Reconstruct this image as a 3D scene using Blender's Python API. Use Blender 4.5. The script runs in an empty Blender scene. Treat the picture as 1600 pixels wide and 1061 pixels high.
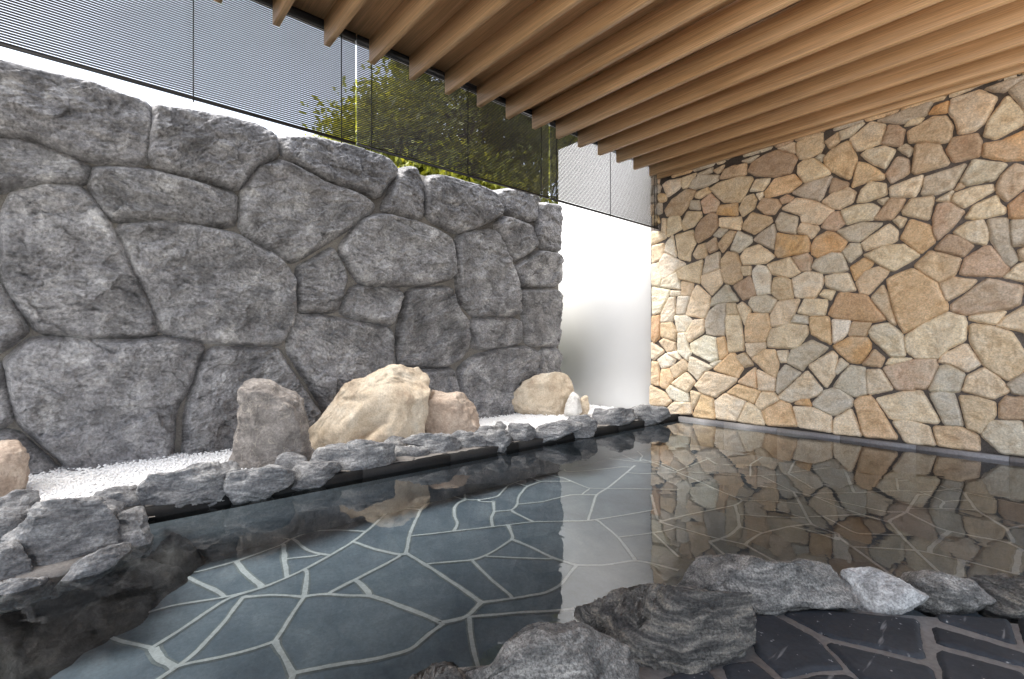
import bpy, math, random
import numpy as np
from mathutils import Vector

# ------------------------------------------------------------------ camera, sky, sun, exposure
SC = bpy.context.scene
F, YAW, V0, U0, H = 753.44, 0.8581, 538.46, 800.0, 1.0      # focal length (px), heading, horizon row, centre column, eye height
SN, CS = math.sin(YAW), math.cos(YAW)
cam_d = bpy.data.cameras.new('camera')
cam_d.sensor_fit = 'HORIZONTAL'; cam_d.sensor_width = 36.0
cam_d.lens = F / 1600 * 36.0
cam_d.shift_y = (V0 - 530.5) / 1600
cam_d.clip_start = 0.05; cam_d.clip_end = 2000
cam = bpy.data.objects.new('camera', cam_d)
SC.collection.objects.link(cam)
cam.location = (0, 0, H); cam.rotation_euler = (math.pi / 2, 0, YAW)
SC.camera = cam

SUN_DIR = Vector((-0.30, -0.40, 1.0)).normalized()       # towards the sun
elev = math.asin(SUN_DIR.z); azim = math.atan2(SUN_DIR.x, SUN_DIR.y)
w = bpy.data.worlds.new("World"); SC.world = w; w.use_nodes = True
nt = w.node_tree; nt.nodes.clear()
sky = nt.nodes.new('ShaderNodeTexSky'); sky.sky_type = 'NISHITA'; sky.sun_disc = False
sky.sun_elevation = elev; sky.sun_rotation = azim
sky.air_density = 1.0; sky.dust_density = 1.5; sky.ozone_density = 1.0
bg = nt.nodes.new('ShaderNodeBackground'); bg.inputs[1].default_value = 0.075
wo = nt.nodes.new('ShaderNodeOutputWorld')
hs = nt.nodes.new('ShaderNodeHueSaturation'); hs.inputs['Saturation'].default_value = 0.42   # thin bright cloud
nt.links.new(sky.outputs[0], hs.inputs['Color']); nt.links.new(hs.outputs[0], bg.inputs[0]); nt.links.new(bg.outputs[0], wo.inputs[0])
sun_d = bpy.data.lights.new('sun', 'SUN'); sun_d.energy = 1.2; sun_d.angle = math.radians(45); sun_d.color = (1, 0.95, 0.88)
sun = bpy.data.objects.new('sun', sun_d); SC.collection.objects.link(sun)
sun.rotation_euler = SUN_DIR.to_track_quat('Z', 'Y').to_euler(); sun.location = (-10, -6, 18)
SC.view_settings.view_transform = 'Standard'; SC.view_settings.look = 'None'
SC.view_settings.exposure = 2.8; SC.view_settings.gamma = 1.0
SC.render.engine = 'CYCLES'
SC.cycles.max_bounces = 12; SC.cycles.diffuse_bounces = 6; SC.cycles.glossy_bounces = 6
SC.cycles.transparent_max_bounces = 16
SC.cycles.sample_clamp_indirect = 8
SC.cycles.use_denoising = True

rng = np.random.default_rng(7); random.seed(7)

# ------------------------------------------------------------------ measurements (metres, water level z = 0)
YW = 6.035        # face plane of the stone-clad wall and of the white wall
XR = -5.17        # face plane of the grey boulder wall
XP = -3.45        # pool's garden side
XB = -3.79        # plane of the blinds
ZF = 3.313        # underside of the timber fins
ZS = 3.515        # soffit
ZB0, ZB1 = 2.62, 3.50
GZ = 0.04         # gravel
FLOOR = -0.31
PZ = 0.05         # terrace paving

def ray(u, v):
    t = (u - U0) / F
    return (-SN + CS * t, CS + SN * t, (V0 - v) / F)
def on_x(u, v, X):
    d = ray(u, v); k = X / d[0]; return (X, d[1] * k, H + d[2] * k)
def on_y(u, v, Y):
    d = ray(u, v); k = Y / d[1]; return (d[0] * k, Y, H + d[2] * k)
def on_z(u, v, Z):
    d = ray(u, v); k = (Z - H) / d[2]; return (d[0] * k, d[1] * k, Z)

# ------------------------------------------------------------------ noise (numpy)
def _hash(ix, iy, iz, seed):
    h = (ix.astype(np.uint32) * np.uint32(374761393)) ^ (iy.astype(np.uint32) * np.uint32(668265263)) ^ (iz.astype(np.uint32) * np.uint32(2246822519)) ^ np.uint32((seed * 3266489917) & 0xffffffff)
    h = (h ^ (h >> np.uint32(15))) * np.uint32(2246822519)
    h = (h ^ (h >> np.uint32(13))) * np.uint32(3266489917)
    return h ^ (h >> np.uint32(16))
def perlin(p, seed=0):
    p = np.asarray(p, dtype=np.float64)
    i = np.floor(p).astype(np.int64); f = p - i
    w_ = f * f * f * (f * (f * 6 - 15) + 10)
    out = 0
    for dx in (0, 1):
        for dy in (0, 1):
            for dz in (0, 1):
                h = _hash(i[:, 0] + dx, i[:, 1] + dy, i[:, 2] + dz, seed)
                g = ((h & np.uint32(1023)) / 511.5 - 1) * (f[:, 0] - dx) + (((h >> np.uint32(10)) & np.uint32(1023)) / 511.5 - 1) * (f[:, 1] - dy) + (((h >> np.uint32(20)) & np.uint32(1023)) / 511.5 - 1) * (f[:, 2] - dz)
                out = out + g * (w_[:, 0] if dx else 1 - w_[:, 0]) * (w_[:, 1] if dy else 1 - w_[:, 1]) * (w_[:, 2] if dz else 1 - w_[:, 2])
    return out * 1.1
def fbm(p, octv=4, seed=0, gain=0.5, lac=2.03):
    a, s, q = 1.0, 0, np.array(p, dtype=np.float64)
    for k in range(octv):
        s = s + a * perlin(q, seed + k * 17); a *= gain; q = q * lac + 3.7
    return s
def ridged(p, octv=4, seed=0, gain=0.5, lac=2.1):
    a, s, q = 1.0, 0, np.array(p, dtype=np.float64)
    for k in range(octv):
        s = s + a * (1 - 2 * np.abs(perlin(q, seed + k * 31))); a *= gain; q = q * lac + 1.3
    return s

# ------------------------------------------------------------------ mesh helpers
COL = SC.collection
def link_mesh(name, verts, faces, mat=None, parent=None, smooth=True, origin=None, attr=None):
    """verts Nx3 world, faces list/array of equal-length or mixed faces -> ONE mesh object"""
    v = np.asarray(verts, dtype=np.float32).reshape(-1, 3)
    o0 = np.zeros(3, dtype=np.float32) if origin is None else np.asarray(origin, dtype=np.float32)
    me = bpy.data.meshes.new(name)
    if isinstance(faces, np.ndarray):
        n = faces.shape[1]; fl = faces.reshape(-1).astype(np.int32)
        starts = np.arange(0, len(fl), n, dtype=np.int32)
    else:
        fl = np.array([i for f in faces for i in f], dtype=np.int32)
        ln = np.array([len(f) for f in faces], dtype=np.int32)
        starts = np.concatenate([[0], np.cumsum(ln)[:-1]]).astype(np.int32)
    me.vertices.add(len(v)); me.vertices.foreach_set('co', (v - o0).reshape(-1))
    me.loops.add(len(fl)); me.loops.foreach_set('vertex_index', fl)
    me.polygons.add(len(starts)); me.polygons.foreach_set('loop_start', starts)
    me.update(calc_edges=True); me.validate()
    if smooth: me.polygons.foreach_set('use_smooth', np.ones(len(me.polygons), dtype=bool))
    if attr is not None:
        a = me.attributes.new('tint', 'FLOAT_COLOR', 'POINT')
        a.data.foreach_set('color', np.asarray(attr, dtype=np.float32).reshape(-1))
    if mat: me.materials.append(mat)
    ob = bpy.data.objects.new(name, me); COL.objects.link(ob)
    pw = np.zeros(3)
    if parent is not None:
        ob.parent = parent; pw = np.array(world_of(parent))
    ob.location = o0 - pw
    return ob
def world_of(o):
    l = Vector(o.location)
    while o.parent is not None:
        o = o.parent; l += Vector(o.location)
    return l
def tag(o, label=None, cat=None, group=None, kind=None):
    if label: o['label'] = label
    if cat: o['category'] = cat
    if group: o['group'] = group
    if kind: o['kind'] = kind
    return o
def thing(name, loc, label, cat, group=None):
    o = bpy.data.objects.new(name, None); COL.objects.link(o); o.location = loc; o.empty_display_size = 0.2
    return tag(o, label, cat, group)

class MB:
    def __init__(s): s.v = []; s.f = []
    def add(s, v, f):
        n = len(s.v); s.v += [tuple(q) for q in v]; s.f += [tuple(i + n for i in q) for q in f]
    def box(s, x0, x1, y0, y1, z0, z1):
        s.add([(x0, y0, z0), (x1, y0, z0), (x1, y1, z0), (x0, y1, z0), (x0, y0, z1), (x1, y0, z1), (x1, y1, z1), (x0, y1, z1)],
              [(0, 3, 2, 1), (4, 5, 6, 7), (0, 1, 5, 4), (1, 2, 6, 5), (2, 3, 7, 6), (3, 0, 4, 7)])
    def cbox(s, x0, x1, y0, y1, z0, z1, c):
        """box along x whose four long edges are chamfered"""
        pr = [(y0 + c, z0), (y1 - c, z0), (y1, z0 + c), (y1, z1 - c), (y1 - c, z1), (y0 + c, z1), (y0, z1 - c), (y0, z0 + c)]
        s.add([(x0, a, b) for a, b in pr] + [(x1, a, b) for a, b in pr],
              [tuple(range(7, -1, -1)), tuple(range(8, 16))] + [(i, (i + 1) % 8, (i + 1) % 8 + 8, i + 8) for i in range(8)])
    def tube(s, p, q, r0, r1, n=8):
        p, q = Vector(p), Vector(q); d = (q - p).normalized()
        a = d.orthogonal().normalized(); b = d.cross(a)
        v = []
        for c, r in ((p, r0), (q, r1)):
            for k in range(n):
                t = 2 * math.pi * k / n; v.append(c + a * math.cos(t) * r + b * math.sin(t) * r)
        s.add(v, [(k, (k + 1) % n, (k + 1) % n + n, k + n) for k in range(n)] + [tuple(range(n - 1, -1, -1)), tuple(range(n, 2 * n))])
    def prism(s, pts, z0, z1):
        n = len(pts)
        s.add([(x, y, z0) for x, y in pts] + [(x, y, z1) for x, y in pts],
              [tuple(range(n - 1, -1, -1)), tuple(range(n, 2 * n))] + [(i, (i + 1) % n, (i + 1) % n + n, i + n) for i in range(n)])
    def obj(s, name, mat, parent=None, origin=None, smooth=False):
        if origin is None and parent is not None: origin = world_of(parent)
        return link_mesh(name, s.v, s.f, mat, parent, smooth, origin)

def chaikin(pts, n=1, r=0.2):
    p = np.asarray(pts, dtype=np.float64)
    for _ in range(n):
        q = np.roll(p, -1, axis=0)
        p = np.stack([p * (1 - r) + q * r, p * r + q * (1 - r)], axis=1).reshape(-1, 2)
    return p
def sdf(P, poly):
    """signed distance to polygon, positive inside"""
    x, y = P[:, 0], P[:, 1]; d2 = np.full(len(P), 1e9); ins = np.zeros(len(P), dtype=bool)
    n = len(poly)
    for i in range(n):
        ax, ay = poly[i]; bx, by = poly[(i + 1) % n]
        ex, ey = bx - ax, by - ay; L = ex * ex + ey * ey + 1e-12
        t = np.clip(((x - ax) * ex + (y - ay) * ey) / L, 0, 1)
        dx, dy = x - ax - t * ex, y - ay - t * ey
        d2 = np.minimum(d2, dx * dx + dy * dy)
        c = ((ay > y) != (by > y)) & (x < (bx - ax) * (y - ay) / (by - ay + 1e-15) + ax)
        ins ^= c
    d = np.sqrt(d2); return np.where(ins, d, -d)
def poly_area(p):
    p = np.asarray(p); q = np.roll(p, -1, axis=0); return abs((p[:, 0] * q[:, 1] - q[:, 0] * p[:, 1]).sum()) / 2
def field(poly, res, skirt, hfun, jag=0.0, jf=12, seed=0, lim=None, grow=0.0):
    """height field over a polygon; returns a,b,h,quads.  hfun(P,d)->h"""
    lo = poly.min(axis=0) - skirt - res - grow; hi = poly.max(axis=0) + skirt + res + grow
    if lim is not None: lo = np.maximum(lo, lim[0]); hi = np.minimum(hi, lim[1])
    na, nb = int((hi[0] - lo[0]) / res) + 2, int((hi[1] - lo[1]) / res) + 2
    A, B = np.meshgrid(lo[0] + np.arange(na) * res, lo[1] + np.arange(nb) * res, indexing='ij')
    P = np.stack([A.ravel(), B.ravel()], axis=1)
    def dist(P):
        d = sdf(P, poly) + grow
        return d + jag * fbm(np.c_[P * jf, np.full(len(P), seed * 1.7)], 3, seed) if jag else d
    d = dist(P)
    nb_ = np.abs(d) < res * .6                                   # pull the nearest vertices onto the outline
    if nb_.any():
        S = P[nb_]; e_ = res * .25
        gx = (dist(S + [e_, 0]) - dist(S - [e_, 0])) / (2 * e_); gy = (dist(S + [0, e_]) - dist(S - [0, e_])) / (2 * e_)
        L_ = np.maximum(gx * gx + gy * gy, .3)
        P[nb_] = S - np.c_[gx, gy] * (d[nb_] / L_)[:, None]; d[nb_] = 0
    keep = d > -skirt
    idx = np.arange(na * nb).reshape(na, nb)
    q = np.stack([idx[:-1, :-1], idx[1:, :-1], idx[1:, 1:], idx[:-1, 1:]], axis=-1).reshape(-1, 4)
    q = q[keep[q].all(axis=1)]
    if len(q) == 0: return None
    used = np.unique(q); mp = np.full(na * nb, -1); mp[used] = np.arange(len(used))
    P = P[used]; d = d[used]
    return P, d, hfun(P, d), mp[q]
def clip_cell(poly, n, c):
    out = []
    for i in range(len(poly)):
        a, b = poly[i], poly[(i + 1) % len(poly)]
        da, db = n[0] * a[0] + n[1] * a[1] - c, n[0] * b[0] + n[1] * b[1] - c
        if da <= 0: out.append(a)
        if da * db < 0:
            t = da / (da - db); out.append((a[0] + t * (b[0] - a[0]), a[1] + t * (b[1] - a[1])))
    return out
def voronoi(x0, x1, y0, y1, step, jit, gap, r):
    seeds = []; ny = max(1, round((y1 - y0) / step)); nx = max(1, round((x1 - x0) / step))
    for i in range(-1, nx + 1):
        for j in range(-1, ny + 1):
            seeds.append((x0 + (i + .5 + r.uniform(-jit, jit) + (.5 if j % 2 else 0) * .6) * (x1 - x0) / nx, y0 + (j + .5 + r.uniform(-jit, jit)) * (y1 - y0) / ny))
    cells = []
    for i, s in enumerate(seeds):
        c = [(x0, y0), (x1, y0), (x1, y1), (x0, y1)]
        for j, t in enumerate(seeds):
            if i == j or not c: continue
            n = (t[0] - s[0], t[1] - s[1]); L = math.hypot(*n); n = (n[0] / L, n[1] / L)
            if L > 3 * step: continue
            c = clip_cell(c, n, n[0] * (s[0] + t[0]) / 2 + n[1] * (s[1] + t[1]) / 2 - gap)
        if len(c) > 2 and poly_area(c) > .12 * step * step: cells.append(np.array(c))
    return cells

# ------------------------------------------------------------------ materials
def new_mat(name):
    m = bpy.data.materials.new(name); m.use_nodes = True; t = m.node_tree; t.nodes.clear()
    out = t.nodes.new('ShaderNodeOutputMaterial'); b = t.nodes.new('ShaderNodeBsdfPrincipled')
    t.links.new(b.outputs[0], out.inputs[0]); return m, t, b, out
def pos(t, scale=(1, 1, 1), rot=(0, 0, 0)):
    g = t.nodes.new('ShaderNodeNewGeometry'); mp = t.nodes.new('ShaderNodeMapping')
    mp.inputs['Scale'].default_value = scale; mp.inputs['Rotation'].default_value = rot
    t.links.new(g.outputs['Position'], mp.inputs['Vector']); return mp.outputs[0]
def noise(t, vec, scale, detail=6, rough=.55, dist=0.0, kind=None):
    n = t.nodes.new('ShaderNodeTexNoise'); n.inputs['Scale'].default_value = scale; n.inputs['Detail'].default_value = detail
    n.inputs['Roughness'].default_value = rough; n.inputs['Distortion'].default_value = dist
    if kind: n.noise_type = kind
    t.links.new(vec, n.inputs['Vector']); return n.outputs[0]
def ramp(t, fac, stops):
    r = t.nodes.new('ShaderNodeValToRGB'); e = r.color_ramp.elements
    while len(e) < len(stops): e.new(0.5)
    for k, (p, c) in enumerate(stops): e[k].position = p; e[k].color = (*c, 1) if len(c) == 3 else c
    t.links.new(fac, r.inputs[0]); return r.outputs[0]
def mixc(t, a, b, fac, mode='MIX'):
    m = t.nodes.new('ShaderNodeMix'); m.data_type = 'RGBA'; m.blend_type = mode
    for s, x in ((m.inputs[6], a), (m.inputs[7], b)):
        if isinstance(x, tuple): s.default_value = (*x, 1) if len(x) == 3 else x
        else: t.links.new(x, s)
    if isinstance(fac, (int, float)): m.inputs[0].default_value = fac
    else: t.links.new(fac, m.inputs[0])
    return m.outputs[2]
def math_(t, op, a, b):
    m = t.nodes.new('ShaderNodeMath'); m.operation = op
    for s, x in ((m.inputs[0], a), (m.inputs[1], b)):
        if isinstance(x, (int, float)): s.default_value = x
        else: t.links.new(x, s)
    return m.outputs[0]
def bump(t, b, h, strength, dist, prev=None):
    n = t.nodes.new('ShaderNodeBump'); n.inputs['Strength'].default_value = strength; n.inputs['Distance'].default_value = dist
    t.links.new(h, n.inputs['Height'])
    if prev is not None: t.links.new(prev, n.inputs['Normal'])
    t.links.new(n.outputs[0], b.inputs['Normal']); return n.outputs[0]
def g(x): return (x, x, x)

def rock_mat(name, stops, scale=4, fine=40, rough=.8, bstr=.6, bdist=.012, stretch=(1, 1, 1), rot=(0, 0, 0), vein=None, tint=False, speck=0.25):
    m, t, b, _ = new_mat(name)
    p = pos(t, stretch, rot); p0 = pos(t)
    n1 = noise(t, p, scale, 10, .62, .6)
    c = ramp(t, n1, stops)
    n2 = noise(t, p0, fine, 8, .7)
    c = mixc(t, c, ramp(t, n2, [(.38, g(1 - speck)), (.62, g(1 + speck))]), 1.0, 'MULTIPLY')
    if vein:
        n4 = noise(t, p0, vein[1], 4, .5, 1.2)
        c = mixc(t, c, vein[0], ramp(t, n4, [(.485, g(0)), (.5, g(vein[2])), (.515, g(0))]))
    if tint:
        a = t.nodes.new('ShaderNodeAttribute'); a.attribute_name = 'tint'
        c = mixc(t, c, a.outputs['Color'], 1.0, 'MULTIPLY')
    t.links.new(c, b.inputs['Base Color']); b.inputs['Roughness'].default_value = rough
    h1 = bump(t, b, noise(t, p, scale * 3.5, 10, .68, .8), bstr, bdist)
    bump(t, b, n2, bstr * .6, bdist * .25, h1)
    return m

M = {}
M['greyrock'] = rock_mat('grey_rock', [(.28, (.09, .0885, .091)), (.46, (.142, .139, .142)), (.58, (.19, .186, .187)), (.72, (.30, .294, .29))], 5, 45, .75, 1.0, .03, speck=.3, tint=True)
M['mortar_wall'] = rock_mat('wall_mortar', [(.3, (.13, .12, .11)), (.7, (.2, .185, .165))], 6, 60, .9, .5, .006)
M['slate'] = rock_mat('dark_slate', [(.3, (.075, .077, .082)), (.46, (.16, .162, .168)), (.6, (.3, .3, .3)), (.74, (.48, .475, .46))], 7, 70, .7, .9, .02, (1, 1, 3.2), (.25, .1, 0), speck=.35)
M['foreslate'] = rock_mat('brown_slate', [(.3, (.03, .03, .03)), (.46, (.09, .087, .082)), (.58, (.2, .19, .17)), (.72, (.36, .32, .26))], 7, 120, .6, 1.0, .02, (1, 1, 8), (.3, -.25, .3), speck=.5)
M['forelight'] = rock_mat('grey_granite', [(.3, (.06, .06, .058)), (.45, (.17, .168, .16)), (.58, (.32, .31, .29)), (.72, (.52, .5, .46))], 9, 140, .68, 1.0, .02, (1, 1, 3.5), (.2, -.15, .3), speck=.55)
M['forewhite'] = rock_mat('pale_quartz', [(.28, (.14, .14, .138)), (.42, (.33, .33, .325)), (.6, (.58, .58, .57))], 11, 120, .65, .8, .012, speck=.4)
M['beige'] = rock_mat('beige_rock', [(.28, (.36, .27, .19)), (.48, (.52, .43, .32)), (.64, (.6, .52, .41)), (.78, (.66, .6, .5))], 4.5, 60, .8, .7, .016, speck=.16)
M['tan'] = rock_mat('tan_rock', [(.3, (.27, .2, .15)), (.5, (.42, .33, .26)), (.7, (.52, .44, .36))], 5, 60, .8, .7, .014, speck=.18)
M['greybrown'] = rock_mat('grey_brown_rock', [(.28, (.11, .098, .088)), (.46, (.2, .18, .165)), (.6, (.28, .255, .235)), (.74, (.38, .35, .33))], 6, 60, .82, .9, .018, (1, 1, 1.4), speck=.25, vein=((.5, .45, .38), 5, .5))
M['pale'] = rock_mat('pale_rock', [(.3, (.5, .48, .45)), (.7, (.7, .69, .66))], 6, 60, .75, .6, .01, speck=.12)
M['bank'] = rock_mat('wet_brown_rock', [(.3, (.024, .021, .02)), (.55, (.05, .044, .041)), (.75, (.11, .092, .076))], 6, 60, .6, .8, .02, (1, 1, 2), speck=.3)
M['cladding'] = rock_mat('cladding_stone', [(.25, (.66, .56, .47)), (.45, (.92, .88, .82)), (.6, (1.0, 1.0, 1.0)), (.78, (1.12, 1.04, .92))], 7, 70, .82, .8, .012, (1, 1, 1.5), (0, .5, 0), speck=.24, tint=True, vein=((.75, .7, .62), 4, .35))
M['clad_mortar'] = rock_mat('cladding_mortar', [(.3, (.09, .076, .068)), (.7, (.145, .125, .115))], 8, 80, .92, .5, .005)
M['plaster'] = rock_mat('white_plaster', [(.3, g(.8)), (.7, g(.83))], 1.2, 90, .8, .12, .002, speck=.01)
M['bedmortar'] = rock_mat('bed_mortar', [(.3, (.13, .12, .11)), (.7, (.22, .205, .19))], 6, 90, .9, .6, .006, speck=.2)
M['gravel'] = rock_mat('white_gravel', [(.3, g(.84)), (.7, g(.9))], 30, 120, .85, .5, .006, speck=.06)
M['earth'] = rock_mat('pale_ground', [(.3, (.46, .42, .36)), (.7, (.56, .52, .45))], .6, 20, .95, .4, .03)
M['earth2'] = rock_mat('bank_earth', [(.3, (.05, .06, .025)), (.7, (.1, .11, .05))], .6, 20, .95, .4, .03)
M['bark'] = rock_mat('bark', [(.3, (.06, .045, .035)), (.7, (.14, .11, .085))], 8, 40, .9, .8, .02, (1, 1, .3))

def slab_mat(name, stops, flecks, rough, scale=2.2, spec=.5):
    m, t, b, _ = new_mat(name)
    p = pos(t); c = ramp(t, noise(t, p, scale, 8, .6, .5), stops)
    c = mixc(t, c, ramp(t, noise(t, p, 60, 6, .65), [(.3, g(.8)), (.7, g(1.2))]), 1.0, 'MULTIPLY')
    if flecks:
        c = mixc(t, c, (.5, .5, .5), ramp(t, noise(t, p, 55, 2, .5), [(.7, g(0)), (.76, g(.6))]))
        c = mixc(t, c, (.35, .35, .35), ramp(t, noise(t, pos(t, (1, .12, 1), (0, 0, .9)), 38, 3, .5), [(.66, g(0)), (.74, g(.45))]))
    t.links.new(c, b.inputs['Base Color']); b.inputs['Roughness'].default_value = rough; b.inputs['Specular IOR Level'].default_value = spec
    h = bump(t, b, noise(t, p, 9, 8, .65), .5, .008); bump(t, b, noise(t, p, 90, 5, .7), .35, .002, h)
    return m
M['poolslab'] = slab_mat('pool_slate', [(.36, (.07, .094, .122)), (.5, (.105, .137, .172)), (.64, (.15, .186, .22))], False, .7)
M['poolgrout'] = slab_mat('pool_grout', [(.3, (.43, .46, .48)), (.7, (.55, .58, .59))], False, .85, 5)
M['poolsilt'] = slab_mat('pool_silt', [(.3, (.13, .155, .17)), (.7, (.21, .24, .25))], False, .85, 5)
M['patioslab'] = slab_mat('terrace_slate', [(.3, (.017, .02, .025)), (.55, (.03, .034, .041)), (.75, (.056, .062, .07))], True, .66, 2.2, .3)
M['patiogrout'] = slab_mat('terrace_grout', [(.3, (.27, .275, .285)), (.7, (.4, .405, .415))], False, .85, 6)
M['coping'] = slab_mat('coping_stone', [(.3, (.016, .016, .017)), (.7, (.032, .031, .03))], False, .8, 2.2, .15)
M['ledge'] = slab_mat('ledge_stone', [(.3, (.17, .165, .17)), (.7, (.27, .26, .265))], False, .5)

def wood_mat():
    m, t, b, _ = new_mat('oak_veneer')
    p = pos(t, (.35, 9, 9)); p2 = pos(t, (1.2, 60, 60)); p3 = pos(t, (.12, 1.3, 1.3))
    c = ramp(t, noise(t, p, 2.0, 6, .6, .8), [(.3, (.48, .285, .135)), (.5, (.60, .375, .195)), (.7, (.68, .45, .255))])
    c = mixc(t, c, ramp(t, noise(t, p2, 2.0, 5, .65), [(.36, g(.74)), (.64, g(1.18))]), 1.0, 'MULTIPLY')
    c = mixc(t, c, ramp(t, noise(t, p3, 2.0, 2, .5), [(.3, (.86, .84, .82)), (.7, (1.1, 1.1, 1.1))]), 1.0, 'MULTIPLY')
    t.links.new(c, b.inputs['Base Color']); b.inputs['Roughness'].default_value = .45
    bump(t, b, noise(t, p2, 2.0, 4, .6), .15, .002)
    return m
M['wood'] = wood_mat()
def plain(name, c, rough=.5, metal=0.0, var=.12):
    m, t, b, _ = new_mat(name)
    c2 = ramp(t, noise(t, pos(t), 25, 4), [(.3, tuple(x * (1 - var) for x in c)), (.7, tuple(x * (1 + var) for x in c))])
    t.links.new(c2, b.inputs['Base Color']); b.inputs['Roughness'].default_value = rough; b.inputs['Metallic'].default_value = metal
    return m
M['slat'] = plain('blind_slat', (.03, .029, .034), .45)
M['cord'] = plain('blind_cord', (.015, .015, .018), .6)
M['rail'] = plain('blind_rail', (.02, .02, .023), .4)

def leaf_mat(name, c1, c2):
    m, t, b, out = new_mat(name)
    col = ramp(t, noise(t, pos(t), 1.7, 4, .6), [(.35, c1), (.65, c2)])
    col = mixc(t, col, ramp(t, noise(t, pos(t), 14, 2, .5), [(.35, g(.7)), (.65, g(1.35))]), 1.0, 'MULTIPLY')
    t.links.new(col, b.inputs['Base Color']); b.inputs['Roughness'].default_value = .5
    tr = t.nodes.new('ShaderNodeBsdfTranslucent'); t.links.new(mixc(t, col, (1.5, 1.35, .5), 1.0, 'MULTIPLY'), tr.inputs[0])
    mx = t.nodes.new('ShaderNodeMixShader'); mx.inputs[0].default_value = .5
    t.links.new(b.outputs[0], mx.inputs[1]); t.links.new(tr.outputs[0], mx.inputs[2]); t.links.new(mx.outputs[0], out.inputs[0])
    return m
M['leaf'] = leaf_mat('leaf_yellow_green', (.16, .19, .03), (.34, .35, .06))
M['leaf2'] = leaf_mat('leaf_dark_green', (.13, .15, .045), (.27, .27, .08))

def water_mat():
    m, t, b, out = new_mat('pool_water'); t.nodes.remove(b)
    gl = t.nodes.new('ShaderNodeBsdfGlossy'); gl.inputs['Roughness'].default_value = .02; gl.inputs[0].default_value = (1, 1, 1, 1)
    tr = t.nodes.new('ShaderNodeBsdfTransparent'); tr.inputs[0].default_value = (.86, .91, .925, 1)
    fr = t.nodes.new('ShaderNodeFresnel'); fr.inputs[0].default_value = 1.42
    bp = t.nodes.new('ShaderNodeBump'); bp.inputs['Strength'].default_value = .22; bp.inputs['Distance'].default_value = .01
    h = noise(t, pos(t, (1, 1, 1)), 3.0, 3, .5, .4)
    t.links.new(h, bp.inputs['Height']); t.links.new(bp.outputs[0], gl.inputs['Normal']); t.links.new(bp.outputs[0], fr.inputs['Normal'])
    mx = t.nodes.new('ShaderNodeMixShader')
    t.links.new(fr.outputs[0], mx.inputs[0]); t.links.new(tr.outputs[0], mx.inputs[1]); t.links.new(gl.outputs[0], mx.inputs[2]); t.links.new(mx.outputs[0], out.inputs[0])
    return m
M['water'] = water_mat()

# ------------------------------------------------------------------ ground, pool, water
mb = MB(); mb.add([(-400, -400, -.62), (400, -400, -.62), (400, 400, -.62), (-400, 400, -.62)], [(0, 1, 2, 3)])
tag(mb.obj('ground', M['earth']), kind='structure')

XL, XH, YL, YH = XP - .05, 3.0, -2.6, YW + .02
mb = MB(); mb.box(XL - .6, XH, YL - .4, YH, FLOOR - .2, FLOOR)
pool_floor = tag(mb.obj('pool_floor', M['poolslab']), kind='structure')

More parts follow.
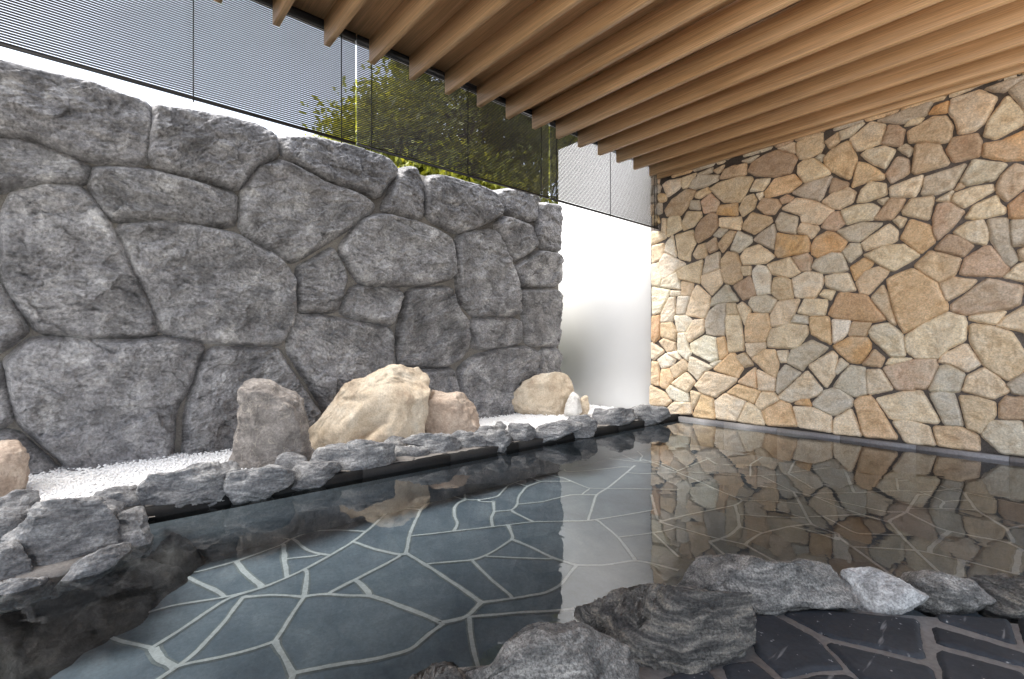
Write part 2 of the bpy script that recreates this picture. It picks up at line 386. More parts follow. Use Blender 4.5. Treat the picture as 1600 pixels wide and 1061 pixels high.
# joints of the crazy paving under water, traced as (column,row) polylines in enlarged views of the photograph
W1 = (540, 660, 3.077); W2 = (100, 720, 2.667); W3 = (1000, 640, 2.667)
JN = [
 (W2, 9, "0,790 60,740 165,705 260,640 330,590 400,540 440,500 480,470"), (W2, 12, "480,475 476,440 474,400"),
 (W2, 6, "480,470 540,470 720,420 900,355 940,330 1030,295 1130,290 1240,295"), (W2, 5, "1030,295 1030,265"), (W2, 5, "940,328 850,318"),
 (W2, 11, "490,475 560,510 640,545 665,568"), (W2, 7, "180,690 330,640 450,605 580,585 660,575 760,550"),
 (W2, 8, "760,550 830,530 940,485 1020,445 1110,395 1180,355 1230,320 1290,270 1365,200"), (W2, 15, "720,425 760,475 820,520"),
 (W2, 13, "915,350 920,420 928,485"), (W2, 9, "960,330 1010,375 1060,390 1105,395"), (W2, 6, "930,410 1060,397"),
 (W2, 8, "370,780 480,710 600,630 680,575 760,550"), (W2, 8, "165,728 250,760 340,775 370,785"), (W2, 15, "370,785 400,830 460,862"),
 (W2, 9, "750,565 680,660 600,750 520,830 400,909 260,1010 120,1100"), (W2, 8, "760,570 870,560 1000,570"), (W2, 10, "1015,460 1005,540 1000,570"),
 (W2, 7, "1000,570 940,660 880,755"), (W2, 7, "880,755 780,790 640,825 500,850 450,870"), (W2, 10, "880,755 920,830 955,895"),
 (W2, 9, "955,890 1100,860 1300,830 1450,790 1500,740 1570,690"), (W2, 9, "1000,570 1090,555 1170,565 1280,565"),
 (W2, 10, "1210,340 1290,370 1400,395 1425,390"), (W2, 9, "1400,400 1220,495 1110,550"), (W2, 14, "1220,500 1275,558"),
 (W2, 13, "1280,565 1380,600 1500,645 1580,682"), (W2, 9, "1425,390 1440,310 1460,260 1490,200 1510,180 1600,155"),
 (W2, 6, "1365,195 1480,205"), (W2, 6, "1510,180 1470,155"), (W2, 8, "955,895 930,960 880,1060"),
 (W1, 7, "380,395 510,355 575,375 640,375 730,360 780,305 870,270 940,240 1020,195"), (W1, 8, "518,310 510,355"), (W1, 7, "570,300 575,375"),
 (W1, 6, "640,383 705,385"), (W1, 10, "545,385 520,415 525,460 540,490 525,520"), (W1, 4, "570,300 770,300"), (W1, 10, "710,375 715,430 700,460 705,498"),
 (W1, 8, "715,430 800,425 825,400 830,360 870,310 940,285 1080,285"), (W1, 5, "805,290 860,305"), (W1, 4, "880,265 935,285"), (W1, 8, "800,430 890,475"),
 (W1, 6, "830,395 940,385 1080,350 1205,350"), (W1, 7, "310,548 400,540 520,525 700,505 780,495 900,480 1040,478 1170,475 1330,450 1470,425 1500,420"),
 (W1, 10, "780,495 805,550 800,565"), (W1, 7, "800,565 700,630 620,665 480,675 380,685"), (W1, 10, "800,565 900,605 985,650 1110,690"),
 (W1, 7, "680,648 850,655 985,660"), (W1, 8, "610,670 700,760 800,840"), (W1, 11, "290,630 420,710 540,790 650,870"),
 (W1, 8, "650,870 800,850 960,825 1030,790 1110,690"), (W1, 8, "1110,690 1250,690 1390,665 1470,680 1600,715"),
 (W1, 12, "650,870 580,945 440,970"), (W1, 8, "590,940 800,920 1010,910 1100,900"), (W1, 10, "595,940 605,1060 650,1230"),
 (W1, 7, "1165,475 1205,350 1270,310 1390,210"), (W1, 8, "1215,475 1310,555 1390,660"), (W1, 6, "1310,555 1470,535 1560,520"),
 (W1, 5, "940,245 1050,270 1170,320 1290,320 1600,325"), (W1, 4, "1020,195 1060,240 1160,235 1330,215"), (W1, 5, "1140,345 1175,320"),
 (W1, 4, "1030,165 1130,160 1390,190 1470,195"), (W1, 4, "1130,160 1130,145"), (W1, 3, "1290,140 1370,110 1600,95"), (W1, 4, "1370,110 1430,165"),
 (W1, 4, "1290,140 1390,185"), (W1, 5, "1400,185 1500,190 1600,235"), (W1, 8, "1470,350 1500,470"), (W1, 6, "1480,535 1600,650"),
 (W3, 6, "75,230 220,290 330,340 430,380 400,400 200,440 80,470"), (W3, 10, "395,400 410,450 415,490 370,530 290,555"), (W3, 7, "80,470 180,500 320,540 440,565"),
 (W3, 7, "290,555 360,615"), (W3, 7, "415,490 500,515"), (W3, 7, "440,560 500,520 620,490 710,480"), (W3, 8, "445,570 560,635"),
 (W3, 6, "410,440 560,450 690,455"), (W3, 5, "430,380 560,385 670,395"), (W3, 8, "640,345 670,400 700,460 720,485 820,520"), (W3, 14, "820,515 822,545"),
 (W3, 9, "820,530 920,600 1050,695"), (W3, 7, "630,490 720,510 820,545"), (W3, 7, "860,575 1000,580 1150,590"), (W3, 7, "780,455 900,520 1080,525"),
 (W3, 6, "700,450 920,440"), (W3, 6, "520,285 640,345 730,365 830,410 940,445 1030,470"), (W3, 6, "740,350 880,350 1070,340 1200,345 1330,330 1450,315"),
 (W3, 8, "1040,470 1100,540 1150,590 1260,695"), (W3, 9, "1040,465 1110,430 1160,355"), (W3, 8, "1110,430 1250,500 1360,525 1530,555 1600,590"),
 (W3, 7, "1160,590 1340,630 1590,695"), (W3, 16, "1340,630 1335,705"), (W3, 12, "1270,525 1210,580"), (W3, 14, "1580,590 1565,680"),
 (W3, 9, "1350,350 1400,420 1530,500 1560,560"), (W3, 7, "1530,500 1600,485"), (W3, 5, "1120,415 1260,415 1400,420"), (W3, 7, "1180,350 1270,385 1250,410"),
 (W3, 6, "1270,385 1360,380"), (W3, 11, "850,245 890,345"), (W3, 4, "620,265 820,240 1000,225 1060,210"), (W3, 7, "615,265 720,330"), (W3, 7, "620,265 655,195"),
 (W3, 7, "1000,230 1070,290 1075,335"), (W3, 5, "1070,300 1190,290"), (W3, 6, "1180,270 1270,330 1600,400"), (W3, 5, "1440,310 1600,345"),
 (W3, 4, "0,270 200,262 400,275 460,280 615,270"), (W3, 4, "150,260 290,205 500,180 640,190"), (W3, 4, "270,200 320,230 460,235"), (W3, 5, "460,280 460,230 510,200"),
 (W3, 5, "0,205 75,230"), (W3, 6, "730,365 1030,430 1110,430"), (W3, 5, "500,320 640,345"), (W3, 5, "560,420 690,455"),
]
def parse(c, s):
    return [(c[0] + float(a) / c[2], c[1] + float(b) / c[2]) for a, b in (q.split(',') for q in s.split())]
V, Fc = [], []; V2 = []
ALLP = [[np.array(on_z(u, v, FLOOR)[:2]) for u, v in parse(c, s)] for c, wd, s in JN]
def dense(pts): return np.concatenate([a + (b - a) * np.linspace(0, 1, 12)[:, None] for a, b in zip(pts[:-1], pts[1:])])
DEN = [dense(p) for p in ALLP]
for i, p in enumerate(ALLP):                                     # close every loose end onto the nearest other joint
    oth = np.concatenate([d for j, d in enumerate(DEN) if j != i])
    for e in (0, -1):
        q_ = np.linalg.norm(oth - p[e], axis=1); m_ = q_.argmin()
        if 1e-4 < q_[m_] < .14: p.insert(0, oth[m_]) if e == 0 else p.append(oth[m_])
for kj, (c, wd, s) in enumerate(JN):
    pts = ALLP[kj]
    pxw = wd / c[2]
    fine = []
    for a, b in zip(pts[:-1], pts[1:]):
        n = max(2, int(np.linalg.norm(b - a) / .03))
        for k in range(n): fine.append(a + (b - a) * k / n)
    fine.append(pts[-1]); fine = np.array(fine)
    for _ in range(2):                                          # soften the kinks
        fine[1:-1] = .5 * fine[1:-1] + .25 * (fine[:-2] + fine[2:])
    n = len(fine); tg = np.gradient(fine, axis=0); tg /= np.linalg.norm(tg, axis=1)[:, None] + 1e-9
    nr = np.c_[-tg[:, 1], tg[:, 0]]
    dep = np.linalg.norm(np.c_[fine, np.full(n, H - FLOOR)], axis=1)
    base = np.clip(.0032 + pxw * .0021, .005, .018)
    q3 = np.c_[fine * 9, np.full(n, kj)]
    wl = base * (1 + .55 * fbm(q3, 3, 5)) ; wr = base * (1 + .55 * fbm(q3, 3, 9))
    end = np.minimum(np.arange(n), np.arange(n)[::-1]) * .03
    fl = 1 + .3 * np.exp(-end / .035); wl = wl * fl; wr = wr * fl
    z = FLOOR + .004 + kj * .00002
    i0 = len(V)
    for k in range(n):
        a = fine[k] + nr[k] * wl[k]; b = fine[k] - nr[k] * wr[k]
        V += [(a[0], a[1], z), (b[0], b[1], z)]
        a = fine[k] + nr[k] * (wl[k] * 1.5 + .004); b = fine[k] - nr[k] * (wr[k] * 1.5 + .004)
        V2 += [(a[0], a[1], z - .0026), (b[0], b[1], z - .0026)]
    Fc += [(i0 + 2 * k, i0 + 2 * k + 1, i0 + 2 * k + 3, i0 + 2 * k + 2) for k in range(n - 1)]
link_mesh('silt_margin', V2, Fc, M['poolsilt'], pool_floor, False)
link_mesh('joint', V, Fc, M['poolgrout'], pool_floor, False)

mb = MB(); mb.add([(XL - .3, YL, 0), (XH, YL, 0), (XH, YH, 0), (XL - .3, YH, 0)], [(0, 1, 2, 3)])
tag(mb.obj('water', M['water']), kind='structure')

# garden-side coping of the pool: dark stone face with joints, mortar bed on top
mb = MB(); y = -.05
k = 0
while y < YW - .02:
    y2 = min(y + .78, YW - .02); mb.box(XP - .15, XP - (.0015 if k % 2 else 0), y + .0015, y2 - .0015, -.03, .06); y = y2; k += 1
tag(mb.obj('pool_edge', M['coping']), kind='structure')
mb = MB(); mb.box(XP - .15, XP - .004, -.05, YW - .02, -.5, -.032)
tag(mb.obj('pool_side', M['poolslab']), kind='structure')
def sheet(name, x0, x1, y0, y1, zf, res, mat, amp, fr, seed, kind='structure'):
    xs = np.arange(x0, x1 + res, res); ys = np.arange(y0, y1 + res, res)
    A, B = np.meshgrid(xs, ys, indexing='ij'); P = np.c_[A.ravel(), B.ravel()]
    z = zf + amp * fbm(np.c_[P * fr, np.zeros(len(P))], 4, seed)
    idx = np.arange(len(P)).reshape(A.shape)
    q = np.stack([idx[:-1, :-1], idx[1:, :-1], idx[1:, 1:], idx[:-1, 1:]], axis=-1).reshape(-1, 4)
    return tag(link_mesh(name, np.c_[P, z], q, mat), kind=kind)
mb = MB(); mb.box(XP - .5, XP - .152, .1, YW - .02, -.5, .03); mb.box(XR - 2, XP - .5, YL, YW - .02, -.5, GZ - .03); tag(mb.obj('garden_base', M['bedmortar']), kind='structure')
sheet('mortar_bed', XP - .34, XP - .05, .22, YW - .03, .064, .015, M['bedmortar'], .012, 9, 3)
sheet('mortar_bed', -4.1, -3.42, -1.6, .25, .02, .02, M['bedmortar'], .02, 5, 4)
mb = MB(); mb.prism([on_z(u, v, .02)[:2] for u, v in ((25, 905), (95, 893), (170, 872), (205, 852), (200, 830), (60, 850), (20, 870))][::-1], -.05, .02)
tag(mb.obj('mortar_ledge', M['bedmortar']), kind='structure')

# ------------------------------------------------------------------ gravel: nobody could count it
xs0, xs1, ys0, ys1 = XR - .9, XP - .3, -2.4, YW - .01
res = .02
xs = np.arange(xs0, xs1, res); ys = np.arange(ys0, ys1, res)
A, B = np.meshgrid(xs, ys, indexing='ij'); P = np.c_[A.ravel(), B.ravel()]
z = GZ - .012 + .012 * fbm(np.c_[P * 2, np.zeros(len(P))], 2, 2) + .012 * perlin(np.c_[P * 28, np.zeros(len(P))], 8)
idx = np.arange(len(P)).reshape(A.shape)
q = np.stack([idx[:-1, :-1], idx[1:, :-1], idx[1:, 1:], idx[:-1, 1:]], axis=-1).reshape(-1, 4)
oc = np.array([(1, 0, 0), (0, 1, 0), (-1, 0, 0), (0, -1, 0), (0, 0, 1), (.7, .7, .5), (-.7, .7, .5), (-.7, -.7, .5), (.7, -.7, .5)]) 
of = np.array([(4, 5, 6), (4, 6, 7), (4, 7, 8), (4, 8, 5), (0, 1, 5), (1, 2, 6), (2, 3, 7), (3, 0, 8), (5, 1, 6), (6, 2, 7), (7, 3, 8), (8, 0, 5)])
NP = 30000
px_ = rng.uniform(xs0 + .02, xs1, NP); py_ = rng.uniform(-1.6, ys1 - .02, NP)
sz = rng.uniform(.006, .012, NP); ang = rng.uniform(0, 6.28, NP)
pv = oc[None] * (sz[:, None, None] * rng.uniform(.7, 1.25, (NP, 1, 3))) * rng.uniform(.85, 1.15, (NP, 9, 1))
ca, sa = np.cos(ang)[:, None], np.sin(ang)[:, None]
pv = np.stack([pv[..., 0] * ca - pv[..., 1] * sa, pv[..., 0] * sa + pv[..., 1] * ca, pv[..., 2]], axis=-1)
pv += np.stack([px_, py_, GZ - .004 + rng.uniform(-.004, .008, NP)], axis=-1)[:, None]
pf = of[None] + (np.arange(NP) * 9)[:, None, None] + len(P)
allv = np.concatenate([np.c_[P, z], pv.reshape(-1, 3)])
tri = np.concatenate([q[:, [0, 1, 2]], q[:, [0, 2, 3]], pf.reshape(-1, 3)])
tag(link_mesh('gravel', allv, tri, M['gravel'], None, True), 'bright white gravel bed between boulder wall and pool rocks', 'gravel', kind='stuff')

# ------------------------------------------------------------------ grey boulder wall
BW = """-70,82 0,100 60,113 150,135 235,166 236,200 228,260 140,253 60,222 0,216 -70,212
240,168 265,171 330,180 395,195 428,215 433,244 400,261 371,298 305,283 240,261 231,245 233,215
-70,216 0,219 60,226 128,256 141,264 132,288 70,287 0,299 -70,310
148,263 228,265 300,285 369,304 365,351 340,356 270,341 177,347 152,320 140,290
20,303 70,291 125,292 148,316 171,352 195,402 229,470 243,513 242,523 150,529 62,519 32,480 6,440 2,380 6,330
180,354 265,346 300,353 370,367 438,406 459,434 461,470 457,510 436,539 318,534 249,519 236,470 202,410
436,215 480,215 540,228 600,248 619,271 588,310 560,299 500,280 442,248
442,252 500,284 560,304 584,322 574,335 530,366 456,411 436,399 374,361 376,302 402,263
625,266 645,262 659,286 659,341 640,343 594,331 607,300 619,276
662,280 690,275 769,300 781,335 760,349 712,366 663,341
774,300 800,296 837,310 834,344 820,346 787,334
840,318 872,322 872,394 846,391 835,375 835,350
560,347 590,335 650,347 699,371 707,386 707,434 660,446 560,446 527,389
711,366 770,359 784,386 799,420 805,455 805,494 740,496 714,470 710,420
770,353 786,339 829,353 834,387 801,410 787,385
803,415 838,393 872,397 872,447 809,449 805,430
464,417 490,404 519,387 542,434 526,487 465,488 463,450
548,446 629,453 614,508 565,500 529,489
634,451 703,449 710,477 728,502 730,544 719,560 696,571 661,575 619,571 619,516
449,492 504,494 567,506 610,514 614,577 600,625 545,660 512,650 475,590 449,548
732,497 807,497 811,539 737,547
809,453 831,453 872,453 872,542 820,539 815,498
712,578 737,557 790,542 822,542 839,549 833,588 822,660 745,665 717,620
619,577 661,579 707,576 713,617 716,660 640,668 616,640
843,546 872,544 872,655 835,655 836,590
8,565 47,530 102,529 204,534 251,527 311,537 316,543 297,600 273,638 265,725 108,745 100,722 81,703 32,662 26,650 14,600
322,544 433,545 443,563 474,611 504,655 510,720 290,730 287,706 290,645 304,597
-70,430 0,446 19,475 43,516 34,525 0,549 -70,565
-70,572 2,567 10,600 20,655 0,668 -70,672
-70,680 20,672 70,712 100,748 -70,768"""
YE = on_x(873, 500, XR)[1]      # the wall stops short of the white wall
bw = thing('boulder_wall', (XR, 3.0, 0), 'tall grey wall of huge rounded boulders behind the white gravel strip', 'wall')
def chips(P, cell, seed, jit=.9, flat=1.6):
    # chiselled facets: every cell is a small tilted plane with its own level
    Q = P / np.array([cell * flat, cell]); i0 = np.floor(Q).astype(np.int64); best = np.full(len(P), 9e9); sec = best.copy(); h = np.zeros(len(P))
    for dx in (-1, 0, 1):
        for dy in (-1, 0, 1):
            c = i0 + [dx, dy]; k = _hash(c[:, 0], c[:, 1], np.zeros(len(P), dtype=np.int64), seed); r = lambda b: ((k >> np.uint32(b)) & np.uint32(255)) / 255.0 - .5
            off = Q - c - .5 - np.c_[r(0), r(8)] * jit; dd = (off ** 2).sum(axis=1); hh = off[:, 0] * r(16) + off[:, 1] * r(24) + .5 * r(4)
            nb = dd < best; sec = np.where(nb, best, np.minimum(sec, dd)); h = np.where(nb, hh, h); best = np.where(nb, dd, best)
    return h, np.sqrt(sec) - np.sqrt(best)
def bstone(poly, seed):
    hh = rng.uniform(.07, .095); ww = rng.uniform(.06, .10); tl = rng.uniform(-.05, .05, 2); c0 = poly.mean(axis=0)
    tone = rng.uniform(.88, 1.12); an = rng.uniform(-.5, .5)
    def hf(P, d):
        Q = np.c_[P, np.full(len(P), seed * 5.1)]
        warp = np.c_[fbm(Q * 2.2, 3, seed + 2), fbm(Q * 2.2 + 9, 3, seed + 3), np.zeros(len(P))]
        R = Q + .09 * warp
        R = np.c_[R[:, 0] * math.cos(an) - R[:, 1] * math.sin(an), (R[:, 0] * math.sin(an) + R[:, 1] * math.cos(an)) * 1.7, R[:, 2]]
        k = np.clip(d / ww, 0, 1); h = hh * (1 - (1 - k) ** 2.6)
        h = h + ((P - c0) @ tl) * k
        r1 = ridged(R * 3.0, 4, seed + 7, .58); r2 = ridged(R * 10, 4, seed + 11, .6); r3 = ridged(R * 30, 3, seed + 13)
        n = .05 * fbm(R * 1.5, 2, seed + 5) + .018 * r1
        Wc = P + .035 * np.c_[fbm(Q * 8, 4, seed + 51), fbm(Q * 8 + 5, 4, seed + 52)]
        Wc = np.c_[Wc[:, 0] * math.cos(an) - Wc[:, 1] * math.sin(an), Wc[:, 0] * math.sin(an) + Wc[:, 1] * math.cos(an)]
        c1, f1 = chips(Wc, .2, seed + 61); c2, f2 = chips(Wc, .075, seed + 62)
        n = n + .065 * c1 + .024 * c2
        lv = n / .02 + .4 * fbm(R * 5, 3, seed); fl = np.floor(lv); fr = lv - fl; ed = np.clip((fr - .78) / .22, 0, 1)
        n = .7 * n + .3 * .02 * (fl + ed ** 2) + .010 * r2 + .005 * r3
        # dark hairline cracks and pale scuffs, doubling as painted highlights where relief is lit flat
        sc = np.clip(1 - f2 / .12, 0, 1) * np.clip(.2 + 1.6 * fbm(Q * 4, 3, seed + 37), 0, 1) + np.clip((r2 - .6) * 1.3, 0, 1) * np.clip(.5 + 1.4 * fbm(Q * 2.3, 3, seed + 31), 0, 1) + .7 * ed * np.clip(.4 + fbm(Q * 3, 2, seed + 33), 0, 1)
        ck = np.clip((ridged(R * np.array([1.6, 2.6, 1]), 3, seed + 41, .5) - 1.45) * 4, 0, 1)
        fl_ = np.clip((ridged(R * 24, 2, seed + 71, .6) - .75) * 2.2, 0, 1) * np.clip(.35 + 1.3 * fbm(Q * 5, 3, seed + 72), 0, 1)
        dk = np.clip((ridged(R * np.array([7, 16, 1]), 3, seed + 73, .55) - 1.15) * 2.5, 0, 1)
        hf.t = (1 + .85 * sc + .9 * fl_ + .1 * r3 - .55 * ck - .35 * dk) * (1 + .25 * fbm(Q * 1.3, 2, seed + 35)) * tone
        n = n - .006 * ck
        h = h + n * np.clip(d / .05, 0, 1)
        return np.where(d < 0, 5 * d, h)
    return hf
bpolys = [np.array([on_x(*map(float, q.split(',')), XR)[1:] for q in l.split()]) for l in BW.split('\n')]
ymin = min(p[:, 0].min() for p in bpolys)
bpolys += [c for c in voronoi(-3.6, ymin + .16, -.05, 2.98, .62, .3, .015, random) if all(sdf(c.mean(axis=0)[None], p)[0] < -.05 for p in bpolys)]
for k, pl in enumerate(bpolys):
    ch = chaikin(pl, 2, .12)
    hfn = bstone(ch, k)
    r_ = field(ch, .0075 if k < 30 else .02, .03, hfn, .010, 7, k, (np.array([-9, -.15]), np.array([YE, 9])), .024)
    if r_ is None: continue
    P, d, h, q = r_
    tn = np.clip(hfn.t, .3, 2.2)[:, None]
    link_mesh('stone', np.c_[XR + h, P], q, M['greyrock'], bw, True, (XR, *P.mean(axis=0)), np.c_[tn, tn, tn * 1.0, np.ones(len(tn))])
top = [on_x(u, v, XR)[1:] for u, v in ((-70, 82), (0, 100), (150, 135), (236, 168), (330, 180), (432, 218), (540, 228), (619, 268), (645, 264), (690, 277), (770, 300), (837, 310), (872, 322))]
top = [(-3.6, 2.93)] + [(a, b - .045) for a, b in top] + [(YE - .01, top[-1][1] - .05)]
n = len(top); mb = MB()
vv = []
for xx in (XR + .004, XR - .25):
    vv += [(xx, a, b) for a, b in top] + [(xx, a, -.3) for a, b in top]
ff = [(n - 1, 2 * n - 1, 4 * n - 1, 3 * n - 1)]
for i in range(n - 1):
    ff += [(n + i, n + i + 1, i + 1, i), (2 * n + i, 2 * n + i + 1, 3 * n + i + 1, 3 * n + i), (i, i + 1, 2 * n + i + 1, 2 * n + i)]
mb.add(vv, ff); mb.obj('mortar', M['mortar_wall'], bw)

# ------------------------------------------------------------------ white wall and stone-clad wall
xw0 = on_y(872.5, 500, YW)[0]; xw1 = on_y(1017, 500, YW)[0]
mb = MB(); mb.box(xw0, xw1 + .4, YW, YW + .2, -.5, 4.35)
ww = tag(mb.obj('white_wall', M['plaster'], None, (xw1 - 1, YW, 0)), 'smooth white rendered wall between grey boulders and stone cladding', 'wall')

